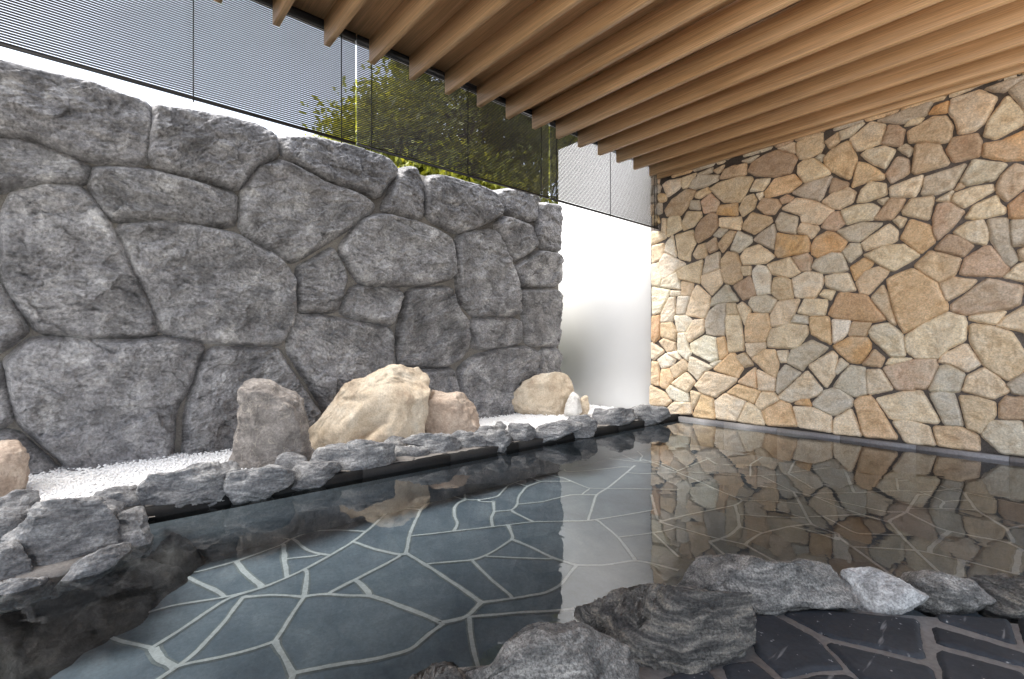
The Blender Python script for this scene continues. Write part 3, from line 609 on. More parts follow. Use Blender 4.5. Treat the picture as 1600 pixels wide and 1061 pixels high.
cw = thing('stone_clad_wall', (-1.5, YW, 0), 'wall clad in cream and rust crazy-paving stone beside the pool', 'wall')
mb = MB(); mb.box(xw1 + .02, 1.9, YW - .028, YW + .3, -.5, 3.6)
mb.obj('mortar', M['clad_mortar'], cw)
CA = (1010, 240, 5.307); CB = (1300, 100, 5.307); CC = (1300, 280, 5.307); CD = (1300, 460, 5.307); CE = (1010, 400, 5.307); CF = (1010, 540, 5.307); CG = (1300, 560, 5.307)
CL = {
'A': (CA, """c 135,262 175,225 290,205 290,260 270,290 175,360
c 295,200 410,160 385,215 345,275 300,290
g 355,280 375,230 440,170 600,180 590,220 500,265 400,295
t 555,140 640,95 625,140 590,165
g 420,170 545,115 545,150 430,190
t 605,210 650,130 720,100 825,80 825,165 790,180
g 790,60 930,10 870,65 830,70
b 840,145 870,80 960,20 1080,-30 1220,10 1250,45 1190,160 1050,190 900,180
t 1245,0 1270,40 1330,40 1440,-10 1465,-60 1455,-170 1320,-130 1245,-90
c 1085,-45 1225,-95 1232,-8 1180,-20
c 1255,95 1300,55 1390,40 1520,140 1515,170 1310,240 1250,160
g 1400,35 1440,5 1475,15 1450,60
t 525,290 610,235 780,190 865,195 880,215 830,310 780,400 640,400 570,340
c 855,310 905,215 1020,205 1010,240 965,300
y 975,320 1020,265 1060,210 1220,170 1285,240 1200,310 990,365
g 1205,325 1310,250 1540,185 1440,390 1310,360
b 1515,320 1545,200 1670,245 1670,265 1570,320
c 1455,395 1530,335 1669,282 1734,322 1704,402 1599,457 1540,455
y 400,360 415,320 505,280 530,315 440,370
b 150,470 210,380 330,295 405,310 340,440 280,510 165,515
g 355,455 370,390 435,390 445,465
m 450,395 530,330 600,400 585,470 475,495
o 580,500 605,430 750,412 755,512
t 765,460 810,360 880,335 910,380 890,450 795,520
w 910,335 965,318 965,340 935,380
b 915,445 960,370 1085,380 1110,430 1060,500 980,500
b 1105,375 1160,340 1215,365 1190,395 1125,410
c 1120,455 1240,370 1380,390 1550,470 1530,500 1430,585 1280,560 1280,510
c 175,540 195,520 270,515 295,620 170,690
t 295,570 340,480 450,485 455,520 390,600 305,635
c 128,540 160,540 160,700 125,650
b 410,620 450,550 530,490 575,500 595,590 540,670 430,740 405,700
c 605,535 780,525 785,570 775,632 605,605
t 795,590 870,490 1030,530 1040,565 895,668 800,625
g 1070,560 1110,490 1250,525 1235,662 1090,635
c 1255,625 1280,575 1420,605 1430,630 1365,705 1330,670 1255,655
m 1450,605 1530,490 1589,478 1644,577 1565,635 1480,622
c 40,645 145,650 155,700 40,755
w 150,810 165,740 215,675 250,860
c 240,675 385,635 405,740 360,830 360,890 270,870
c 45,765 140,745 150,800 130,870 45,905
g 555,680 605,620 670,630 610,690
t 590,760 640,680 690,640 740,650 700,730 630,820
b 490,750 570,695 590,790 520,825
t 385,835 430,760 490,740 500,860 410,870
g 695,800 755,645 870,695 870,730 770,820
g 885,715 940,660 1055,585 1070,660 1055,795
o 1065,830 1080,660 1220,680 1330,680 1350,740 1345,815 1090,860
o 1365,770 1400,700 1500,645 1560,660 1659,727 1619,807 1500,825 1420,865 1370,830
c 780,860 820,790 930,755 1060,850 990,905 800,920
t 620,880 670,815 750,830 775,900 790,1035 710,1085 650,1070 615,960
g 465,1005 500,850 605,815 605,950
t 780,935 865,935 860,1005 800,1010
c 1000,919 1190,859 1275,979 1190,1024 1040,999
b 1205,860 1330,825 1370,870 1355,970 1280,975
g 1370,940 1400,880 1540,820 1619,832 1669,962 1600,985 1450,990
w 100,905 150,825 325,915 240,970 135,1050
w 40,920 98,905 130,1040 115,1100 45,1095"""),
'E': (CE, """w 120,255 135,200 250,130 285,275
c 250,130 330,80 465,30 440,225 340,205 275,190
c 455,230 460,160 615,110 630,220 540,325
w 875,130 920,75 990,90 1025,150 1030,310 920,320 885,200
m 720,250 850,170 905,240 905,320 800,365
t 1040,260 1055,180 1120,170 1190,200 1215,350 1090,360 1040,310
c 1205,190 1330,130 1450,150 1465,220 1400,340 1235,345
c 1480,170 1560,150 1669,143 1734,283 1639,298 1490,250
w 45,255 200,285 115,470 50,485
w 205,288 285,292 285,325 198,335
w 120,480 190,345 235,340 240,460 210,545 120,550
t 290,210 390,230 370,330 290,330
w 250,485 260,335 360,335 315,480
c 325,490 380,300 420,240 525,335 525,400 480,515
g 530,415 545,350 665,235 765,375 640,385
g 845,390 870,340 990,325 1075,360 1065,410 1020,470 890,465
c 1025,490 1090,375 1265,360 1240,440 1180,560 1035,585
c 1250,470 1310,355 1490,365 1495,400 1475,490 1340,490
c 1435,325 1470,280 1560,290 1525,365
r 1505,485 1599,303 1820,325 1985,525 1869,548 1560,510
w 230,495 330,490 385,545 320,630 255,625
c 325,640 390,530 475,525 475,630 350,715
g 485,550 520,460 590,400 655,390 650,660 500,650
c 665,395 735,395 765,480 665,490
c 655,530 660,495 775,490 800,700 805,780 680,800
c 750,410 790,385 865,440 815,575
y 815,610 840,480 1005,475 1030,580 985,710 820,715
c 1000,690 1030,610 1180,560 1330,580 1340,640 1240,770 1010,755
g 1195,550 1230,490 1335,500 1335,560
y 1355,600 1355,505 1510,505 1530,735 1370,650
w 1539,528 1684,533 1674,618 1619,688 1549,718
r 45,500 110,490 105,680 60,720 40,690
t 120,560 205,545 250,630 240,700 120,670
c 105,710 145,680 240,720 240,780 170,795
w 260,640 325,635 340,740 370,800 340,870 260,800
w 360,730 480,660 575,680 595,850 530,880 380,800
y 585,680 645,670 670,800 650,840 605,860
c 820,725 985,720 985,760 870,840 835,800
y 870,850 980,780 1060,780 1095,900 1070,1005 1010,980
c 1080,790 1170,785 1165,880 1110,880
g 1170,850 1200,780 1370,700 1505,765 1330,900 1290,950 1170,890
c 40,715 145,790 60,860 40,850
w 170,805 255,790 285,860 240,850
w 90,860 160,810 240,860 220,900 125,935"""),
'F': (CF, """c 195,190 305,110 355,170 345,195 230,270
w 360,90 545,180 470,220 430,290 345,205
y 45,130 95,140 110,330 40,320
y 120,200 190,190 225,270 160,360 115,340
c 205,315 330,220 400,300 340,390
w 165,370 195,330 340,395 355,465 280,470 200,440
c 30,330 150,390 205,460 160,500 30,490
c 175,520 230,465 365,475 375,565 200,575
c 365,375 455,400 385,525 375,480
y 385,575 460,400 550,440 570,610 400,595
c 400,330 500,215 745,270 740,300 570,430 450,390
y 550,200 690,70 730,65 800,190 755,265
t 740,90 815,60 885,160 810,180
w 525,155 590,125 620,130 550,180
y 755,305 900,180 915,355
c 915,200 1070,275 1055,380 930,370
y 665,390 750,325 940,380 890,480 820,450
c 565,460 650,395 825,465 745,625 580,608
c 755,628 835,470 930,520 980,620 970,660 790,635
c 900,495 955,385 1060,395 1100,450 950,535
y 955,545 1110,460 1190,490 1250,672 995,660
g 1075,380 1090,230 1150,160 1280,230 1090,400
c 1095,420 1330,210 1455,365 1400,420 1190,470 1100,440
c 1340,170 1540,45 1580,90 1555,250 1490,350
o 1230,485 1270,450 1340,445 1365,500
c 1215,510 1370,515 1530,590 1535,720 1260,675
g 1375,480 1470,380 1560,352 1599,360 1709,445 1704,495 1569,575 1540,575 1400,510"""),
'C': (CC, """c 205,190 240,90 310,20 440,40 455,120 300,180
c 475,75 500,55 745,-35 740,40 690,140 490,145
g 745,125 770,-15 860,-45 1110,-130 1000,70 870,120
t 1020,90 1060,30 1095,60
c 990,175 1020,115 1200,60 1330,45 1340,90 1100,230 1050,210
b 1365,70 1400,-30 1520,-130 1640,-90 1640,0 1592,70 1450,180 1370,110
r 1465,210 1592,110 1700,100 1700,320 1480,325
c 1105,320 1170,220 1360,135 1390,215 1435,240 1430,280 1220,330
c 860,175 1000,95 970,180
c 580,260 650,165 845,140 800,335 590,290
b 345,330 480,160 605,165 560,250 490,335
g 380,175 465,155 420,210
c 70,260 200,215 340,205 390,240 335,335 230,340 120,375
g 35,430 240,360 420,365 230,515 130,510
c 240,530 470,370 540,430 535,510 280,590
c 505,340 550,310 615,330 570,400
y 570,490 650,335 810,385 850,520 735,615 610,520
m 835,330 870,210 960,190 1095,270 1000,390 880,500 840,460
c 1000,440 1120,355 1250,340 1300,450 1270,540 1150,520
g 1295,340 1330,325 1450,325 1480,560 1540,660 1480,720 1430,700 1320,500
g 1480,450 1490,340 1592,335 1700,340 1700,550 1500,550
b 850,580 960,460 1060,470 1170,555 1090,640
m 1055,790 1100,660 1260,560 1320,560 1465,740 1410,805
t 1545,590 1592,570 1700,570 1700,670 1560,670
c 1425,810 1540,710 1592,690 1700,700 1700,850 1592,845
t 680,720 810,595 1070,660 1020,790 880,855
g 80,600 150,535 230,540 240,615 145,690
c 260,630 420,555 590,540 725,635 500,760
o 150,730 265,655 340,700 190,840
t 200,850 270,760 390,725 470,770 300,955 230,940
t 890,865 1000,815 1200,840 1100,930 945,1010"""),
'D': (CD, """t 320,30 420,-75 455,0 530,250 490,240
y 455,-120 530,-165 660,-215 870,-95 955,85 955,130 600,320 560,260 500,90
c 610,340 750,250 950,150 1090,185 1115,240 1100,380 960,450 880,530 690,530 615,470
m 985,90 1180,-55 1290,-130 1585,-65 1550,80 1480,115 1100,170 990,130
c 1135,185 1440,140 1360,250 1140,210
c 1370,260 1440,190 1592,100 1700,140 1700,320 1592,310
t 1140,260 1170,245 1340,270 1490,320 1592,480 1640,600 1460,715 1260,590 1150,400
c 885,560 920,500 1110,410 1230,580 1120,640 970,570
c 300,310 340,260 470,240 580,330 605,510 490,515 330,370
t 135,340 170,230 320,235 280,345
o 0,430 150,355 290,360 320,410 310,470 230,570 150,565
b 250,580 350,460 430,530 400,600
c 450,580 480,535 655,530 650,550
m 420,610 650,545 860,540 870,600 800,760 770,785 690,775 660,795 530,785
c 20,640 70,530 130,580 40,660
g 10,770 60,690 150,590 270,610 290,820 190,850
c 285,630 400,625 505,790 300,830
g 800,800 890,600 960,585 1095,660 1050,810
c 1085,800 1120,680 1260,610 1380,690 1470,800 1340,865
g 1455,750 1592,650 1680,700 1650,840 1500,820"""),
'G': (CG, """y 185,360 220,325 310,310 350,350 545,670 260,650
c 365,335 590,280 740,270 885,520 870,540 480,500
g 810,295 900,275 1010,300 1085,560 935,550
t 1060,310 1200,320 1350,370 1350,470 1230,620 1120,580
b 1390,380 1440,320 1592,330 1640,420 1592,500 1390,500
c 10,625 20,500 155,420 248,645
c 500,520 650,515 800,570 855,725 610,700
t 840,570 1050,565 1210,640 1220,770 880,725
g 1240,640 1300,520 1560,525 1640,700 1620,810 1400,785"""),
'B': (CB, """w 60,560 270,480 150,600 70,625
t -60,640 50,565 60,640 -20,700
y -70,780 0,705 130,635 205,780 145,955 0,890 -60,840
c 145,625 320,480 440,500 410,650 210,725
m 410,660 470,505 540,510 600,550 570,680
g 370,470 600,380 830,310 780,420 580,490
c 600,510 660,455 760,445 720,490
o 800,410 850,350 965,310 950,400
t 625,560 780,470 850,430 940,430 1000,520 970,640 900,650 800,640 640,650
c 970,390 990,290 1230,215 1370,280 1260,490 1180,550 1050,575 1020,460
g 1270,200 1592,90 1600,110 1430,225 1330,220
g 1470,215 1592,130 1700,100 1700,420 1592,370
c 1260,590 1290,480 1450,260 1592,400 1600,490 1350,620
o 1255,760 1260,660 1400,640 1592,550 1700,500 1700,780 1592,790 1450,800
b 945,710 1000,610 1200,575 1235,640 1225,760 1010,810
t 665,890 690,670 780,650 890,670 970,830 690,910
g 545,700 610,665 670,700 640,765
c 240,750 290,710 430,680 520,715 440,865 330,820
y 165,1020 210,810 300,830 430,920 425,950 300,970
m 445,910 540,770 630,790 640,900 490,985
g 1065,970 1170,790 1450,830 1340,960 1120,1000"""),
}
TINT = {'c': (.63, .55, .44), 't': (.52, .42, .31), 'g': (.46, .43, .385), 'w': (.64, .62, .57), 'y': (.61, .475, .325), 'o': (.55, .37, .20), 'b': (.43, .325, .245), 'm': (.44, .335, .265), 'r': (.50, .345, .235)}
stones = []
for key, (c, txt) in CL.items():
    for l in txt.split('\n'):
        code, rest = l.split(' ', 1)
        pl = np.array([[p[0], p[2]] for p in (on_y(u, v, YW - .045) for u, v in parse(c, rest))])
        stones.append((code, pl, True))
xr_ = on_y(1622, 500, YW)[0]
for pl in [c for c in voronoi(xr_ - .07, 1.6, .06, 3.6, .36, .32, .012, random) if all(sdf(c.mean(axis=0)[None], p)[0] < -.03 for _, p, _v in stones)]: stones.append((random.choice('cctgyb'), pl, False))
for pl in voronoi(xw1 + .35, xr_, 3.30, 3.62, .3, .3, .012, random): stones.append((random.choice('cctgyb'), pl, False))
fill = []
vis_poly = [p for _, p, v_ in stones]
for pl in voronoi(xw1 + .03, xr_ + .1, .1, 3.5, .13, .3, .008, random):
    if all(sdf(pl, p).max() < .004 and sdf(p, pl).max() < 0 for p in vis_poly): fill.append((random.choice('cctgy'), pl, True))
stones += fill
built = []
for k, (code, pl, vis) in enumerate(stones):
    ch = chaikin(pl, 1, .06)
    hh = rng.uniform(.024, .036); tl = rng.uniform(-.06, .06, 2); c0 = ch.mean(axis=0); an = rng.uniform(0, 3.14)
    def hf(P, d, hh=hh, tl=tl, c0=c0, k=k, an=an):
        Q = np.c_[P, np.full(len(P), k * 3.3)]
        e = np.clip(d / .022, 0, 1); h = hh * (1 - (1 - e) ** 2.6)
        R = np.c_[Q[:, 0] * math.cos(an) - Q[:, 1] * math.sin(an), (Q[:, 0] * math.sin(an) + Q[:, 1] * math.cos(an)) * 2.2, Q[:, 2]]
        nn = .014 * fbm(R * 4, 3, k) + .006 * ridged(R * 7, 3, k + 3) + .003 * fbm(R * 40, 2, k + 5)
        h = h + (((P - c0) @ tl) + nn) * np.clip(d / .03, 0, 1)
        return np.where(d < 0, 2.5 * d, np.maximum(h, -.005))
    r_ = field(ch, .0085 if vis else .02, .012, hf, .006, 16, k, (np.array([xw1 + .005, -.05]), np.array([1.9, 3.62])), .0115)
    if r_ is None: continue
    P, d, h, q = r_
    t_ = np.array(TINT[code]); t_ = (.94 * t_ + .06 * t_.mean() * np.array([1.1, 1.0, .88])) * np.array([1.30, 1.235, 1.13]) * rng.uniform(.88, 1.12) * rng.uniform(.98, 1.02, 3)
    # broad mineral patches inside one stone
    mixv = np.clip(.5 + 1.6 * fbm(np.c_[P * 5, np.full(len(P), k * 2.1)], 3, k + 40), 0, 1)[:, None] * .45
    alt = np.array(TINT[random.choice({'c': 'wct', 't': 'bcc', 'g': 'cgw', 'w': 'wcc', 'y': 'oct', 'o': 'cyg', 'b': 'tmc', 'm': 'wcb', 'r': 'otb'}[code])])
    colr = np.c_[t_ * (1 - mixv) + alt * mixv, np.ones(len(P))]
    built.append((poly_area(pl) if vis else -1, np.c_[P[:, 0], YW - .0275 - h, P[:, 1]], q, colr))
built.sort(key=lambda b: -b[0])
for a, v_, q, cc in built[:100]:
    link_mesh('stone', v_, q, M['cladding'], cw, True, v_.mean(axis=0), cc)
off = 0; vs, qs, cs_ = [], [], []
for a, v_, q, cc in built[100:]:
    vs.append(v_); qs.append(q + off); cs_.append(cc); off += len(v_)
tag(link_mesh('small_stones', np.concatenate(vs), np.concatenate(qs), M['cladding'], cw, True, (-1.5, YW, 0), np.concatenate(cs_)), kind='stuff')

# grey stone ledge along the foot of the clad wall at water level
mb = MB(); x = on_z(1047, 652, 0)[0]
xx = XP + .01
while xx < 1.8:
    mb.box(xx + .0015, xx + .62 - .0015, YW - .115, YW - .03, -.5, .034); xx += .62
tag(mb.obj('wall_ledge', M['ledge']), kind='structure')

# ------------------------------------------------------------------ timber ceiling with fins
tc = thing('timber_ceiling', (-1, 2, ZS), 'warm oak ceiling with deep parallel timber fins over the pool', 'ceiling')
mb = MB(); mb.box(XB - .04, .7, -2.6, YW - .03, ZS, ZS + .05); mb.obj('soffit', M['wood'], tc)
mb = MB(); mb.box(XB - .16, .8, -2.7, YW - .02, ZS + .053, ZS + .3); mb.obj('roof_slab', M['plaster'], tc)
mb = MB(); mb.box(XB - .1, XB - .043, -3.2, YW - .03, ZS - .02, ZS + .05); mb.obj('fascia', M['plaster'], tc)
tips = [575, 639, 694.8, 744.7, 869, 904, 934, 963.4, 990, 1014, 1036]
ty = [on_x(u, 100, -3.77)[1] for u in tips]
# even spacing fitted to the traced fin ends
kk = np.array([0, 1, 2, 3, 6, 7, 8, 9, 10, 11, 12]); sp, y0_ = np.polyfit(kk, ty, 1)
print('fin spacing', sp, y0_, np.round(np.array(ty) - (y0_ + sp * kk), 3))
proto = None
for k in range(-11, 13):
    yy = y0_ + sp * k
    if yy + .045 > YW - .06: yy = YW - .06 - .045
    if proto is None:
        mb = MB(); mb.cbox(-3.77, .65, 0, .045, ZF, ZS - .0015, .002)
        proto = link_mesh('fin', mb.v, mb.f, M['wood'], None, False); proto.parent = tc; o = proto
    else:
        o = proto.copy(); COL.objects.link(o); o.parent = tc
    o.location = Vector((0, yy, 0)) - tc.location

# ------------------------------------------------------------------ blinds
def blind(ya, yb, cords, label):
    r = thing('slatted_blind', (XB, (ya + yb) / 2, ZB0), label, 'blind', 'slatted blinds hanging under the roof edge')
    m1 = MB(); pitch = .0150; z = ZB0 + .03
    while z < ZB1 - .045:
        m1.cbox(ya, yb, XB - .0035, XB + .0035, z, z + .0112, .0025); z += pitch
    # slats run along y: swap the two first axes
    m1.v = [(b, a, c) for a, b, c in m1.v]; m1.f = [f[::-1] for f in m1.f]
    m1.obj('slats', M['slat'], r)
    m2 = MB(); m2.box(XB - .009, XB + .009, ya, yb, ZB0, ZB0 + .022); m2.obj('bottom_rail', M['rail'], r)
    m3 = MB(); m3.box(XB - .018, XB + .018, ya, yb, ZB1 - .04, ZS - .003); m3.obj('head_rail', M['rail'], r)
    for cy in cords:
        m4 = MB(); m4.tube((XB + .008, cy, ZB0 - .02), (XB + .008, cy, ZB1 - .03), .0045, .0045, 6); m4.obj('cord', M['cord'], r)
def by(u): return on_x(u, 200, XB)[1]
blind(by(-190), by(555.0), [by(-150), by(302), by(533)], 'dark slatted blind hanging at the left, sky showing between its slats')
blind(by(557.6), by(857), [by(580), by(730.5), by(845)], 'middle slatted blind hanging in front of the yellow-green trees')
blind(by(859.5), by(1028.5), [by(869), by(953), by(1022)], 'slatted blind hanging in front of the white wall, nearest the stone cladding')

# ------------------------------------------------------------------ rocks
def ico(n):
    import bmesh
    bm = bmesh.new(); bmesh.ops.create_icosphere(bm, subdivisions=n, radius=1)
    v = np.array([x.co[:] for x in bm.verts]); f = np.array([[q.index for q in x.verts] for x in bm.faces]); bm.free()
    return v, f
ICO = {k: ico(k) for k in (5, 6, 7)}
def rock(name, label, cat, px, ground, thick, mat, seed, sub=6, base_v=None, depth=None, amp=1.0, strata=(0, 0, 1), sfreq=18, samp=.012, facets=10, group=None, chk=.1, full=.36, sink=.02, dbias=.45, grow=1.05, slab=False, dents=()):
    px = np.array(px, dtype=float)
    uc = (px[:, 0].min() + px[:, 0].max()) / 2
    vb = px[:, 1].max() if base_v is None else base_v
    D = (H - ground) * F / (vb - V0) if depth is None else depth
    vc = (px[:, 1].min() + px[:, 1].max()) / 2
    e3 = np.array(ray(uc, vc)); e3 /= np.linalg.norm(e3)                 # line of sight to the rock
    e1 = np.array([e3[1], -e3[0], 0]); e1 /= np.linalg.norm(e1); e2 = np.cross(e1, e3)
    dist = (np.array(ray(uc, vb)) * D) @ e3 + thick * dbias
    ac = []
    for u, v in px:
        r = np.array(ray(u, v)); r = r * (dist / (r @ e3)); ac.append((r @ e1, r @ e2))
    ac = np.array(ac)
    ac[:, 1] = np.where(ac[:, 1] <= ac[:, 1].min() + .25 * np.ptp(ac[:, 1]), ac[:, 1] - sink, ac[:, 1])
    ac = chaikin(ac, 1, chk); m_ = ac.mean(axis=0); ac = m_ + (ac - m_) * grow
    c = np.array([(ac[:, 0].min() + ac[:, 0].max()) / 2, ac[:, 1].mean()]); q = ac - c
    size = math.sqrt(poly_area(q))
    th = np.linspace(-math.pi, math.pi, 1441); R = np.full(len(th), 1e-3)
    for i in range(len(q)):
        a, b = q[i], q[(i + 1) % len(q)]; e = b - a
        den = np.cos(th) * e[1] - np.sin(th) * e[0]; den = np.where(abs(den) < 1e-9, 1e-9, den)
        t = (a[0] * e[1] - a[1] * e[0]) / den; s = (a[0] * np.sin(th) - a[1] * np.cos(th)) / den
        s = -(np.cos(th) * a[1] - np.sin(th) * a[0]) / (np.cos(th) * e[1] - np.sin(th) * e[0] + 1e-12)
        ok = (t > 0) & (s >= -1e-6) & (s <= 1 + 1e-6); R = np.where(ok, np.maximum(R, t), R)
    n, f = ICO[sub]
    tt = np.arctan2(n[:, 2], n[:, 0]); s = np.hypot(n[:, 0], n[:, 2]); rr = np.interp(tt, th, R)
    L = np.c_[rr * s ** full * np.cos(tt), thick / 2 * np.sign(n[:, 1]) * np.abs(n[:, 1]) ** .65, rr * s ** full * np.sin(tt)]
    rg = np.random.default_rng(seed)
    if slab:                                                    # flat bed on top, split face towards the pool
        for m, k_ in (((rg.uniform(-.15, .15), rg.uniform(-.1, .25), 1), rg.uniform(.66, .8)), ((rg.uniform(-.3, .3), -1, rg.uniform(-.1, .3)), rg.uniform(.6, .75))):
            m = np.array(m); m /= np.linalg.norm(m); hp = (L @ m).max(); ex = np.maximum(L @ m - k_ * hp, 0); L = L - .95 * ex[:, None] * m
    for _ in range(facets):
        m = np.array([rg.uniform(-1, 1), -rg.uniform(.35, 1) * (1 if rg.random() < .8 else -1), rg.uniform(-.5, 1)]); m /= np.linalg.norm(m)
        hp = (L @ m).max(); k = rg.uniform(.74, .93) * hp; ex = np.maximum(L @ m - k, 0); L = L - .92 * ex[:, None] * m
    nv = L / (np.array([np.ptp(q[:, 0]) / 2, thick / 2, np.ptp(q[:, 1]) / 2]) ** 2); nv /= np.linalg.norm(nv, axis=1)[:, None] + 1e-9
    h3 = np.array([e3[0], e3[1], 0]); h3 /= np.linalg.norm(h3); sw = e1 * strata[0] + h3 * strata[1] + np.array([0, 0, 1]) * strata[2]
    sd = np.array([sw @ e1, sw @ e3, sw @ e2]); sd /= np.linalg.norm(sd)
    Q = L + seed * 7.3
    wq = Q + .06 * np.c_[fbm(Q * 5, 2, seed), fbm(Q * 5 + 4, 2, seed + 1), fbm(Q * 5 + 8, 2, seed + 2)]
    al = wq @ sd
    def layers(fq, sdx):
        lv = al * fq; i = np.floor(lv); fr = lv - i; pin = wq - sd * al[:, None]
        ha = perlin(pin * 6 + (i * 13.7)[:, None] + .5, sdx); hb = perlin(pin * 6 + ((i + 1) * 13.7)[:, None] + .5, sdx)
        ww_ = np.clip((fr - .72) / .28, 0, 1); ww_ = ww_ * ww_ * (3 - 2 * ww_); return ha * (1 - ww_) + hb * ww_
    n0 = fbm(Q * (2.6 / size), 3, seed + 3); st = np.floor(n0 * 5) / 5 + np.clip((n0 * 5 - np.floor(n0 * 5) - .75) / .25, 0, 1) / 5
    disp = size * amp * (.05 * fbm(Q * (1.3 / size), 3, seed) + .07 * st + .012 * ridged(Q * (7 / size), 3, seed + 4)) + samp * (1.5 * layers(sfreq, seed + 9) + .9 * layers(sfreq * 2.7, seed + 19)) + .0022 * ridged(Q * 45, 3, seed + 5)
    L = L + nv * disp[:, None]
    for u, v, ra, rc, dp in dents:                               # hollows in the face
        r = np.array(ray(u, v)); r = r * (dist / (r @ e3)); rot = .5
        da, dc = L[:, 0] + c[0] - r @ e1, L[:, 2] + c[1] - r @ e2
        da, dc = da * math.cos(rot) + dc * math.sin(rot), dc * math.cos(rot) - da * math.sin(rot)
        L[:, 1] += np.where(L[:, 1] < .02, dp * np.exp(-np.maximum((da / ra) ** 2 + (dc / rc) ** 2 + .35 * fbm(Q * 9, 2, seed + 8), 0) ** 2), 0)
    Wp = np.array([0, 0, H]) + e1 * (L[:, :1] + c[0]) + e3 * (L[:, 1:2] + dist) + e2 * (L[:, 2:3] + c[1])
    org = (*((e1 * c[0] + e3 * dist + e2 * c[1])[:2]), ground)
    return tag(link_mesh(name, Wp, f, mat, None, True, org), label, cat, group)
def pp(c, s): return parse(c, s)
K4 = (0, 380, 2.948); K5 = (450, 330, 2.792); K7 = (0, 640, 2.52); KW = (540, 660, 3.077); KP = (640, 820, 1.6667); FULL = (0, 0, 1)

# boulders standing in the gravel
BG = 'boulders set in the white gravel'
rock('boulder', 'tall upright grey-brown boulder with a tilted flat top', 'boulder', pp(K4, "1060,1000 1100,880 1120,780 1110,690 1140,650 1190,625 1260,618 1300,670 1370,710 1410,800 1420,950 1400,990 1300,1025 1180,1040 1070,1030"), GZ, .42, M['greybrown'], 11, amp=1.15, strata=(.3, .2, 1), sfreq=14, samp=.014, facets=7, group=BG)
rock('boulder', 'biggest cream boulder with a dark hollow near its foot', 'boulder', pp(K5, "105,950 170,900 230,830 260,750 360,720 450,690 580,688 608,720 600,790 585,840 580,950 560,1010 400,1020 250,1030 150,1035 110,1000"), GZ, .55, M['beige'], 23, dents=((576, 662, .2, .085, .17), (555, 690, .16, .06, .1)), base_v=700, amp=1.15, strata=(.6, .1, 1), sfreq=9, samp=.013, facets=7, group=BG)
rock('boulder', 'rounded tan boulder leaning against the biggest cream boulder', 'boulder', pp(K5, "575,960 585,800 650,795 740,800 800,840 830,900 832,950 720,985 680,1000 600,1000"), GZ, .42, M['tan'], 31, base_v=686, amp=1.15, facets=6, samp=.011, group=BG)
rock('boulder', 'cream boulder with a rust spot near the white wall', 'boulder', pp(K5, "955,840 980,790 1030,740 1100,715 1200,705 1235,740 1230,800 1215,850 1190,885 1100,888 1030,878 960,860"), GZ, .5, M['beige'], 41, amp=1.15, facets=6, samp=.011, sfreq=9, group=BG)
rock('boulder', 'small pale white stone right of the rust-spotted cream boulder', 'boulder', pp(K5, "1200,880 1215,840 1240,790 1270,810 1280,870 1250,900"), GZ, .16, M['pale'], 43, sub=5, samp=.004, group=BG)
rock('boulder', 'little upright beige stone closest to the white wall', 'boulder', pp(K5, "1265,885 1280,810 1305,803 1312,870 1295,895"), GZ, .12, M['beige'], 47, sub=5, samp=.004, group=BG)
rock('boulder', 'tan flat-topped boulder cut off by the left edge', 'boulder', pp(K7, "-190,190 -80,140 0,135 60,130 95,170 95,290 60,320 0,365 -120,370 -190,330"), GZ, .45, M['tan'], 53, amp=1.0, facets=5, samp=.011, group=BG)
rock('boulder', 'brown boulder behind the flat-topped tan one at the left edge', 'boulder', pp(K7, "-160,60 -60,50 0,65 25,100 25,150 -60,200 -160,200"), GZ, .35, M['tan'], 59, base_v=735, amp=1.15, samp=.011, group=BG)
rock('boulder', 'low dark grey stone lying below the flat-topped tan boulder', 'boulder', pp(K7, "-60,390 -20,360 20,345 60,322 140,330 142,360 80,390 0,405 -60,410"), GZ, .22, M['slate'], 61, sub=5, amp=1.15, samp=.014, group=BG)

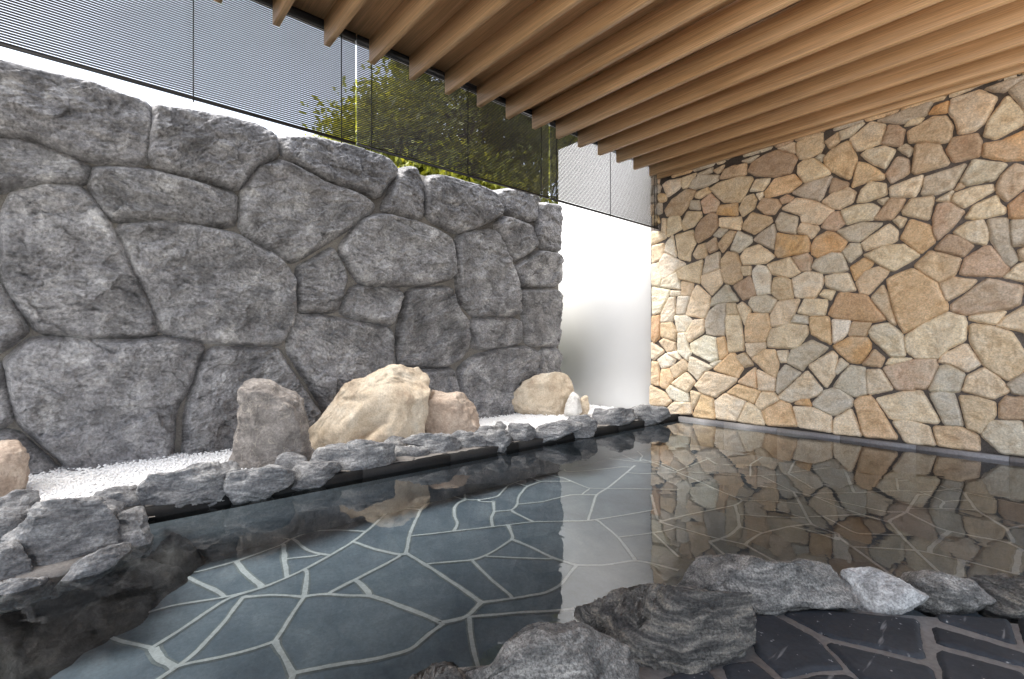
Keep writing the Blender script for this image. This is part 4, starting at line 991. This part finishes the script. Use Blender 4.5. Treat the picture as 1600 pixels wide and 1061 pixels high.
# rocks along the garden side of the pool
EG = 'rocks edging the garden side of the pool'
EDGE = [
 (K7, "45,530 60,500 130,440 150,400 200,365 300,365 380,390 430,450 430,530 300,575 110,605 60,560", .03, .42, 'large black-shadowed slate block at the near left end of the edging', 'slate', 6),
 (K7, "-90,430 0,405 60,398 130,405 145,450 60,500 -40,510 -90,500", .05, .34, 'flat pale slate behind the large block at the left edge', 'slate', 6),
 (K7, "-90,550 0,530 60,545 102,590 102,625 60,655 0,690 -90,700", .01, .3, 'mossy slate corner cut off by the left edge, low beside the water', 'slate', 6),
 (K7, "-90,715 60,672 200,660 212,674 100,712 0,735 -90,745", -.02, .22, 'thin wet slate slab lying at the waterline on the far left', 'slate', 6),
 (K7, "230,650 320,600 400,560 480,532 525,545 480,575 380,615 240,668", -.02, .14, 'narrow wet ledge stone at the waterline below the large block', 'slate', 6),
 (K7, "455,495 480,430 510,388 545,388 592,480 565,520 480,535", .01, .26, 'dark vertically ribbed rock where the edging meets the water', 'slate', 6),
 (K7, "365,372 400,340 480,315 570,318 603,360 585,390 480,385 420,375", .06, .36, 'flat pale-topped stone behind the vertically ribbed rock', 'slate', 6),
 (K7, "375,395 430,370 478,375 472,425 420,440 395,420", .05, .16, 'small lumpy slate wedged between large block and ribbed rock', 'slate', 5),
 (K7, "578,305 620,270 720,255 800,225 880,220 918,240 908,280 870,312 800,337 640,364 608,348 580,325", .065, .34, 'long humped grey slate, largest on the straight edge', 'slate', 6),
 (K7, "903,292 930,250 1000,230 1080,235 1138,250 1132,282 1050,307 940,330", .065, .32, 'pale layered slate in front of the tall upright boulder', 'slate', 6),
 (K7, "1075,222 1100,190 1130,168 1200,198 1192,224 1130,232", .06, .16, 'small pointed grey rock at the foot of the tall upright boulder', 'slate', 5),
 (FULL, "455,748 460,735 480,721 515,721 531,731 502,743 470,751", .065, .26, 'low pale rock right of the layered slate by the tall boulder', 'slate', 5),
 (FULL, "462,713 476,704 490,706 501,716 470,718", .06, .14, 'little flat stone tucked between tall boulder and cream boulder', 'slate', 5),
 (FULL, "488,724 500,705 540,698 560,690 592,688 607,700 607,717 575,728 530,732 495,734", .065, .34, 'dark striped slate in front of the biggest cream boulder', 'slate', 6),
 (KW, "203,155 212,130 300,118 388,125 382,148 230,165", .065, .2, 'low pale sliver of slate right of the dark striped slate', 'slate', 5),
 (KW, "188,95 230,75 272,70 287,92 270,118 208,118", .065, .18, 'small dark rock wedged behind the pale sliver', 'slate', 5),
 (KW, "283,100 340,72 430,63 522,84 537,112 482,138 400,148 378,118", .065, .32, 'white-topped slate with a black face below the tan boulder', 'slate', 6),
 (KW, "490,84 560,45 660,58 673,98 600,124 540,124", .065, .34, 'bright white flat-topped rock below and right of the tan boulder', 'slate', 6),
 (KW, "590,45 640,22 700,15 742,30 690,62 650,64", .07, .2, 'pale flat stone lying behind the bright flat-topped rock', 'slate', 5),
 (KW, "676,80 700,40 772,35 788,80 762,112 700,114", .065, .26, 'dark squarish rock midway along the straight edge', 'slate', 6),
 (KW, "703,28 735,-10 768,22 740,34", .07, .14, 'tiny pointed rock perched behind the dark squarish rock', 'slate', 5),
 (KW, "783,65 800,15 850,8 902,38 893,80 820,90", .065, .3, 'pale rounded rock right of the dark squarish one', 'slate', 6),
 (KW, "893,50 960,18 1060,-5 1122,0 1112,32 1060,55 920,76", .065, .34, 'long pale slate below the rust-spotted cream boulder', 'slate', 6),
 (KW, "1056,28 1080,-15 1182,-25 1198,10 1182,38 1080,50", .065, .32, 'dark wide slate near the far corner of the pool', 'slate', 6),
 (FULL, "924,658 935,640 960,637 986,640 986,656 940,664", .065, .34, 'second last edging rock before the far pool corner', 'slate', 5),
 (FULL, "984,657 990,640 1015,633 1040,639 1045,650 1015,655", .065, .34, 'last edging rock, touching the foot of the stone cladding', 'slate', 5),
]
for k, (c, s, gz, th, lab, mt, sub) in enumerate(EDGE):
    rock('edge_rock', lab, 'rock', pp(c, s), gz, th * 1.15, M[mt], 101 + k * 7, sub=sub, amp=.9, strata=(rng.uniform(-.3, .3), rng.uniform(-.2, .2), 1), sfreq=26, samp=.013 if sub == 6 else .008, facets=9, group=EG, sink=.045, grow=np.array([1.16, 1.24]), slab=True)
# unseen-from-here continuation keeps the garden side closed
# rocks under water at the near left
BK = 'rocks under the water at the near left'
UW = [("-200,930 0,925 100,893 190,868 262,862 290,876 300,900 262,940 200,985 130,1035 60,1085 -60,1180 -250,1180", 'broad dark brown rock sloping down under the clear water', .2, 1),
      ("205,872 240,840 285,838 312,856 318,880 296,905 250,915 212,900", 'rounded brown rock just under the water below the ribbed rock', .2, .45)]
for k, (s_, lab, hh, sl) in enumerate(UW):
    pl = chaikin([on_z(u, v, FLOOR)[:2] for u, v in pp(FULL, s_)], 2, .2)
    def hf(P, d, k=k, hh=hh, sl=sl):
        Q = np.c_[P, np.full(len(P), k * 4.)]
        kk = np.clip(d / (.5 * sl), 0, 1); h = hh * (1 - (1 - kk) ** 1.25)
        n_ = .05 * fbm(Q * 4, 3, 70 + k) + .022 * ridged(Q * np.array([5, 11, 1]), 4, 75 + k)
        return np.where(d < 0, 3 * d, np.minimum(h + n_ * np.clip(d / .05, 0, 1), .27))
    P, d, h, q = field(pl, .01, .02, hf, .09, 3.5, k)
    tag(link_mesh('sunken_rock', np.c_[P, FLOOR + h], q, M['bank'], None, True, (*P.mean(axis=0), FLOOR)), lab, 'rock', BK)

# rocks between pool and terrace in the foreground
FG = 'rocks between pool and terrace'
FORE = [
 ("-60,440 0,415 60,373 100,373 140,400 120,450", .36, 'small grey rock at the bottom, lowest left of the terrace rocks', 'foreslate', 'strata'),
 ("90,400 130,378 230,370 310,290 350,286 380,290 430,285 520,310 650,365 645,400 560,450 90,470", .5, 'rough grey-brown rock at the bottom edge below the layered dark rock', 'forelight', ''),
 ("433,272 445,225 520,205 600,175 660,172 750,185 850,205 857,230 867,280 860,302 780,342 740,362 640,352 500,302", .42, 'dark rock with strong slanting layers beside the terrace', 'foreslate', 'strata'),
 ("690,170 740,140 770,100 800,90 900,92 930,100 985,105 1000,98 1060,110 1130,128 1135,190 1120,205 1000,210 860,220 780,195", .4, 'broad grey granite-like rock, widest along the terrace edge', 'forelight', ''),
 ("1126,190 1133,130 1160,118 1210,125 1270,150 1335,185 1320,202 1240,218 1150,208", .26, 'whitish rock between two grey ones on the terrace edge', 'forewhite', ''),
 ("1278,152 1310,130 1380,130 1450,150 1505,195 1480,213 1380,213 1320,190", .26, 'grey lumpy rock right of the whitish one', 'forelight', ''),
 ("1448,152 1500,140 1600,143 1720,150 1720,230 1590,224 1505,212", .34, 'grey-brown rock cut off by the right edge of the view', 'foreslate', ''),
]
for k, (s, th, lab, mt, st) in enumerate(FORE):
    rock('terrace_rock', lab, 'rock', pp(KP, s), PZ, th, M[mt], 501 + k * 3, sub=7 if 0 < k < 4 else 6, amp=.8, strata=(.45, -.35, 1) if st else (.1, .1, 1), sfreq=40 if st else 18, samp=.02 if st else .012, facets=9, group=FG, sink=.03, grow=np.array([1.12, 1.1]))

# ------------------------------------------------------------------ terrace paving in the right foreground
edge = [(-1.45, -2.4), (-1.22, .3), (-1.0, 1.05), (-.86, 1.55), (-.62, 1.98), (-.1, 2.42), (.6, 3.05), (1.4, 3.7), (2.9, 3.9), (2.9, -2.4)]
mb = MB(); mb.prism(edge, -.5, PZ - .012)
terrace = tag(mb.obj('terrace', M['patiogrout']), kind='structure')
SLAB = ["872,250 892,232 945,228 1065,292 1133,368 1060,372 972,392 902,328", "972,224 1050,214 1328,240 1343,345 1082,283", "1078,296 1340,358 1362,368 1396,440 1180,402",
        "1370,226 1560,240 1588,308 1382,244", "1357,256 1600,328 1640,345 1640,372 1372,302", "1368,316 1600,378 1660,450 1404,450", "1582,236 1680,244 1680,318 1600,312",
        "640,398 700,377 780,372 832,432 640,432", "812,356 895,346 955,395 1005,445 850,445", "980,402 1060,384 1140,382 1240,450 1020,450"]
slabs = [np.array([on_z(u, v, PZ)[:2] for u, v in pp(KP, s)]) for s in SLAB]
V, Q4 = [], []
off = 0
for k, pl in enumerate(slabs + [c for c in voronoi(-1.3, 2.7, -2.3, 3.7, .36, .3, .014, random) if sdf(c, np.array(edge)).min() > -.01 and not any((sdf(c, s_) > -.005).any() or (sdf(s_, c) > -.005).any() for s_ in slabs)]):
    ch = chaikin(pl, 1, .06)
    r_ = field(ch, .008 if k < len(slabs) else .02, .01, lambda P, d, k=k: np.where(d < 0, 2 * d, .0105 * (1 - (1 - np.clip(d / .012, 0, 1)) ** 2) + .0025 * fbm(np.c_[P * 14, np.full(len(P), k)], 3, k) * np.clip(d / .02, 0, 1)), .005, 22, k)
    if r_ is None: continue
    P, d, h, q = r_
    V.append(np.c_[P, PZ - .0125 + h]); Q4.append(q + off); off += len(P)
link_mesh('slabs', np.concatenate(V), np.concatenate(Q4), M['patioslab'], terrace, True)

# ------------------------------------------------------------------ unseen earth bank added to shade the white wall, with the trees on it
mb = MB(); mb.prism([(XR - .27, -6), (XR - .27, YE - .25), (-9, YE - .25), (-9, 9), (-40, 30), (-40, -30)][::-1], -.61, 2.4)
tag(mb.obj('added_bank', M['earth2']), kind='structure')
def tree(base, height, spread, label, mat, nleaf, seed, leaf=.085, clumps=90, low=.12):
    rg = np.random.default_rng(seed)
    r = thing('broadleaf_tree', base, label, 'tree', 'trees beyond the boulder wall')
    b = Vector(base); m = MB(); topz = height * .8
    pts = [b + Vector((rg.normal(0, .05) * k, rg.normal(0, .05) * k, topz * k / 6)) for k in range(7)]
    for k in range(6): m.tube(pts[k], pts[k + 1], .13 * (1 - k / 7.2) , .13 * (1 - (k + 1) / 7.2), 8)
    cl = []
    for k in range(clumps):
        a = rg.uniform(0, 2 * math.pi); zz = rg.uniform(low, 1.0); rad = spread * math.sqrt(rg.uniform(.05, 1)) * math.sqrt(max(.12, 1 - ((zz - .6) / .48) ** 2))
        cl.append(b + Vector((math.cos(a) * rad, math.sin(a) * rad, zz * height)))
    for c_ in cl[::3]:
        t0 = min(5, max(1, int((c_.z - b.z) / height * 5))); mid = (pts[t0] + c_) / 2 + Vector((0, 0, .15))
        m.tube(pts[t0], mid, .035, .02, 5); m.tube(mid, c_, .02, .006, 5)
    m.obj('trunk', M['bark'], r)
    per = nleaf // clumps; ctr = np.repeat(np.array([c_[:] for c_ in cl]), per, axis=0); n_ = len(ctr)
    sg = np.repeat(rg.uniform(.16, .42, clumps), per)
    ctr = ctr + rg.normal(0, 1, (n_, 3)) * sg[:, None] * np.array([1, 1, .7])
    a = rg.normal(0, 1, (n_, 3)); a /= np.linalg.norm(a, axis=1)[:, None]
    b2 = np.cross(a, rg.normal(0, 1, (n_, 3))); b2 /= np.linalg.norm(b2, axis=1)[:, None]
    l = leaf * rg.uniform(.7, 1.3, n_)[:, None]
    v = np.stack([ctr - a * l, ctr - b2 * l * .42, ctr + a * l, ctr + b2 * l * .42], axis=1).reshape(-1, 3)
    link_mesh('crown', v, np.arange(n_ * 4).reshape(-1, 4), mat, r, False, base)
def gp(u, D): d = ray(u, V0); return (d[0] * D, d[1] * D, 2.4)
tree(gp(615, 11.5), 4.4, 1.5, 'yellow-green leafy tree behind the left end of the middle blind', M['leaf'], 17000, 1)
tree(gp(735, 12.0), 6.4, 2.4, 'darker green tree seen through the middle blind', M['leaf2'], 26000, 2)
tree(gp(850, 13.2), 7.0, 2.0, 'yellow-green tree beside the top of the white wall', M['leaf'], 22000, 3)
tree(gp(700, 11.0), 2.5, 1.6, 'low bright shrubby tree just showing over the boulder wall', M['leaf'], 13000, 4, low=.2)
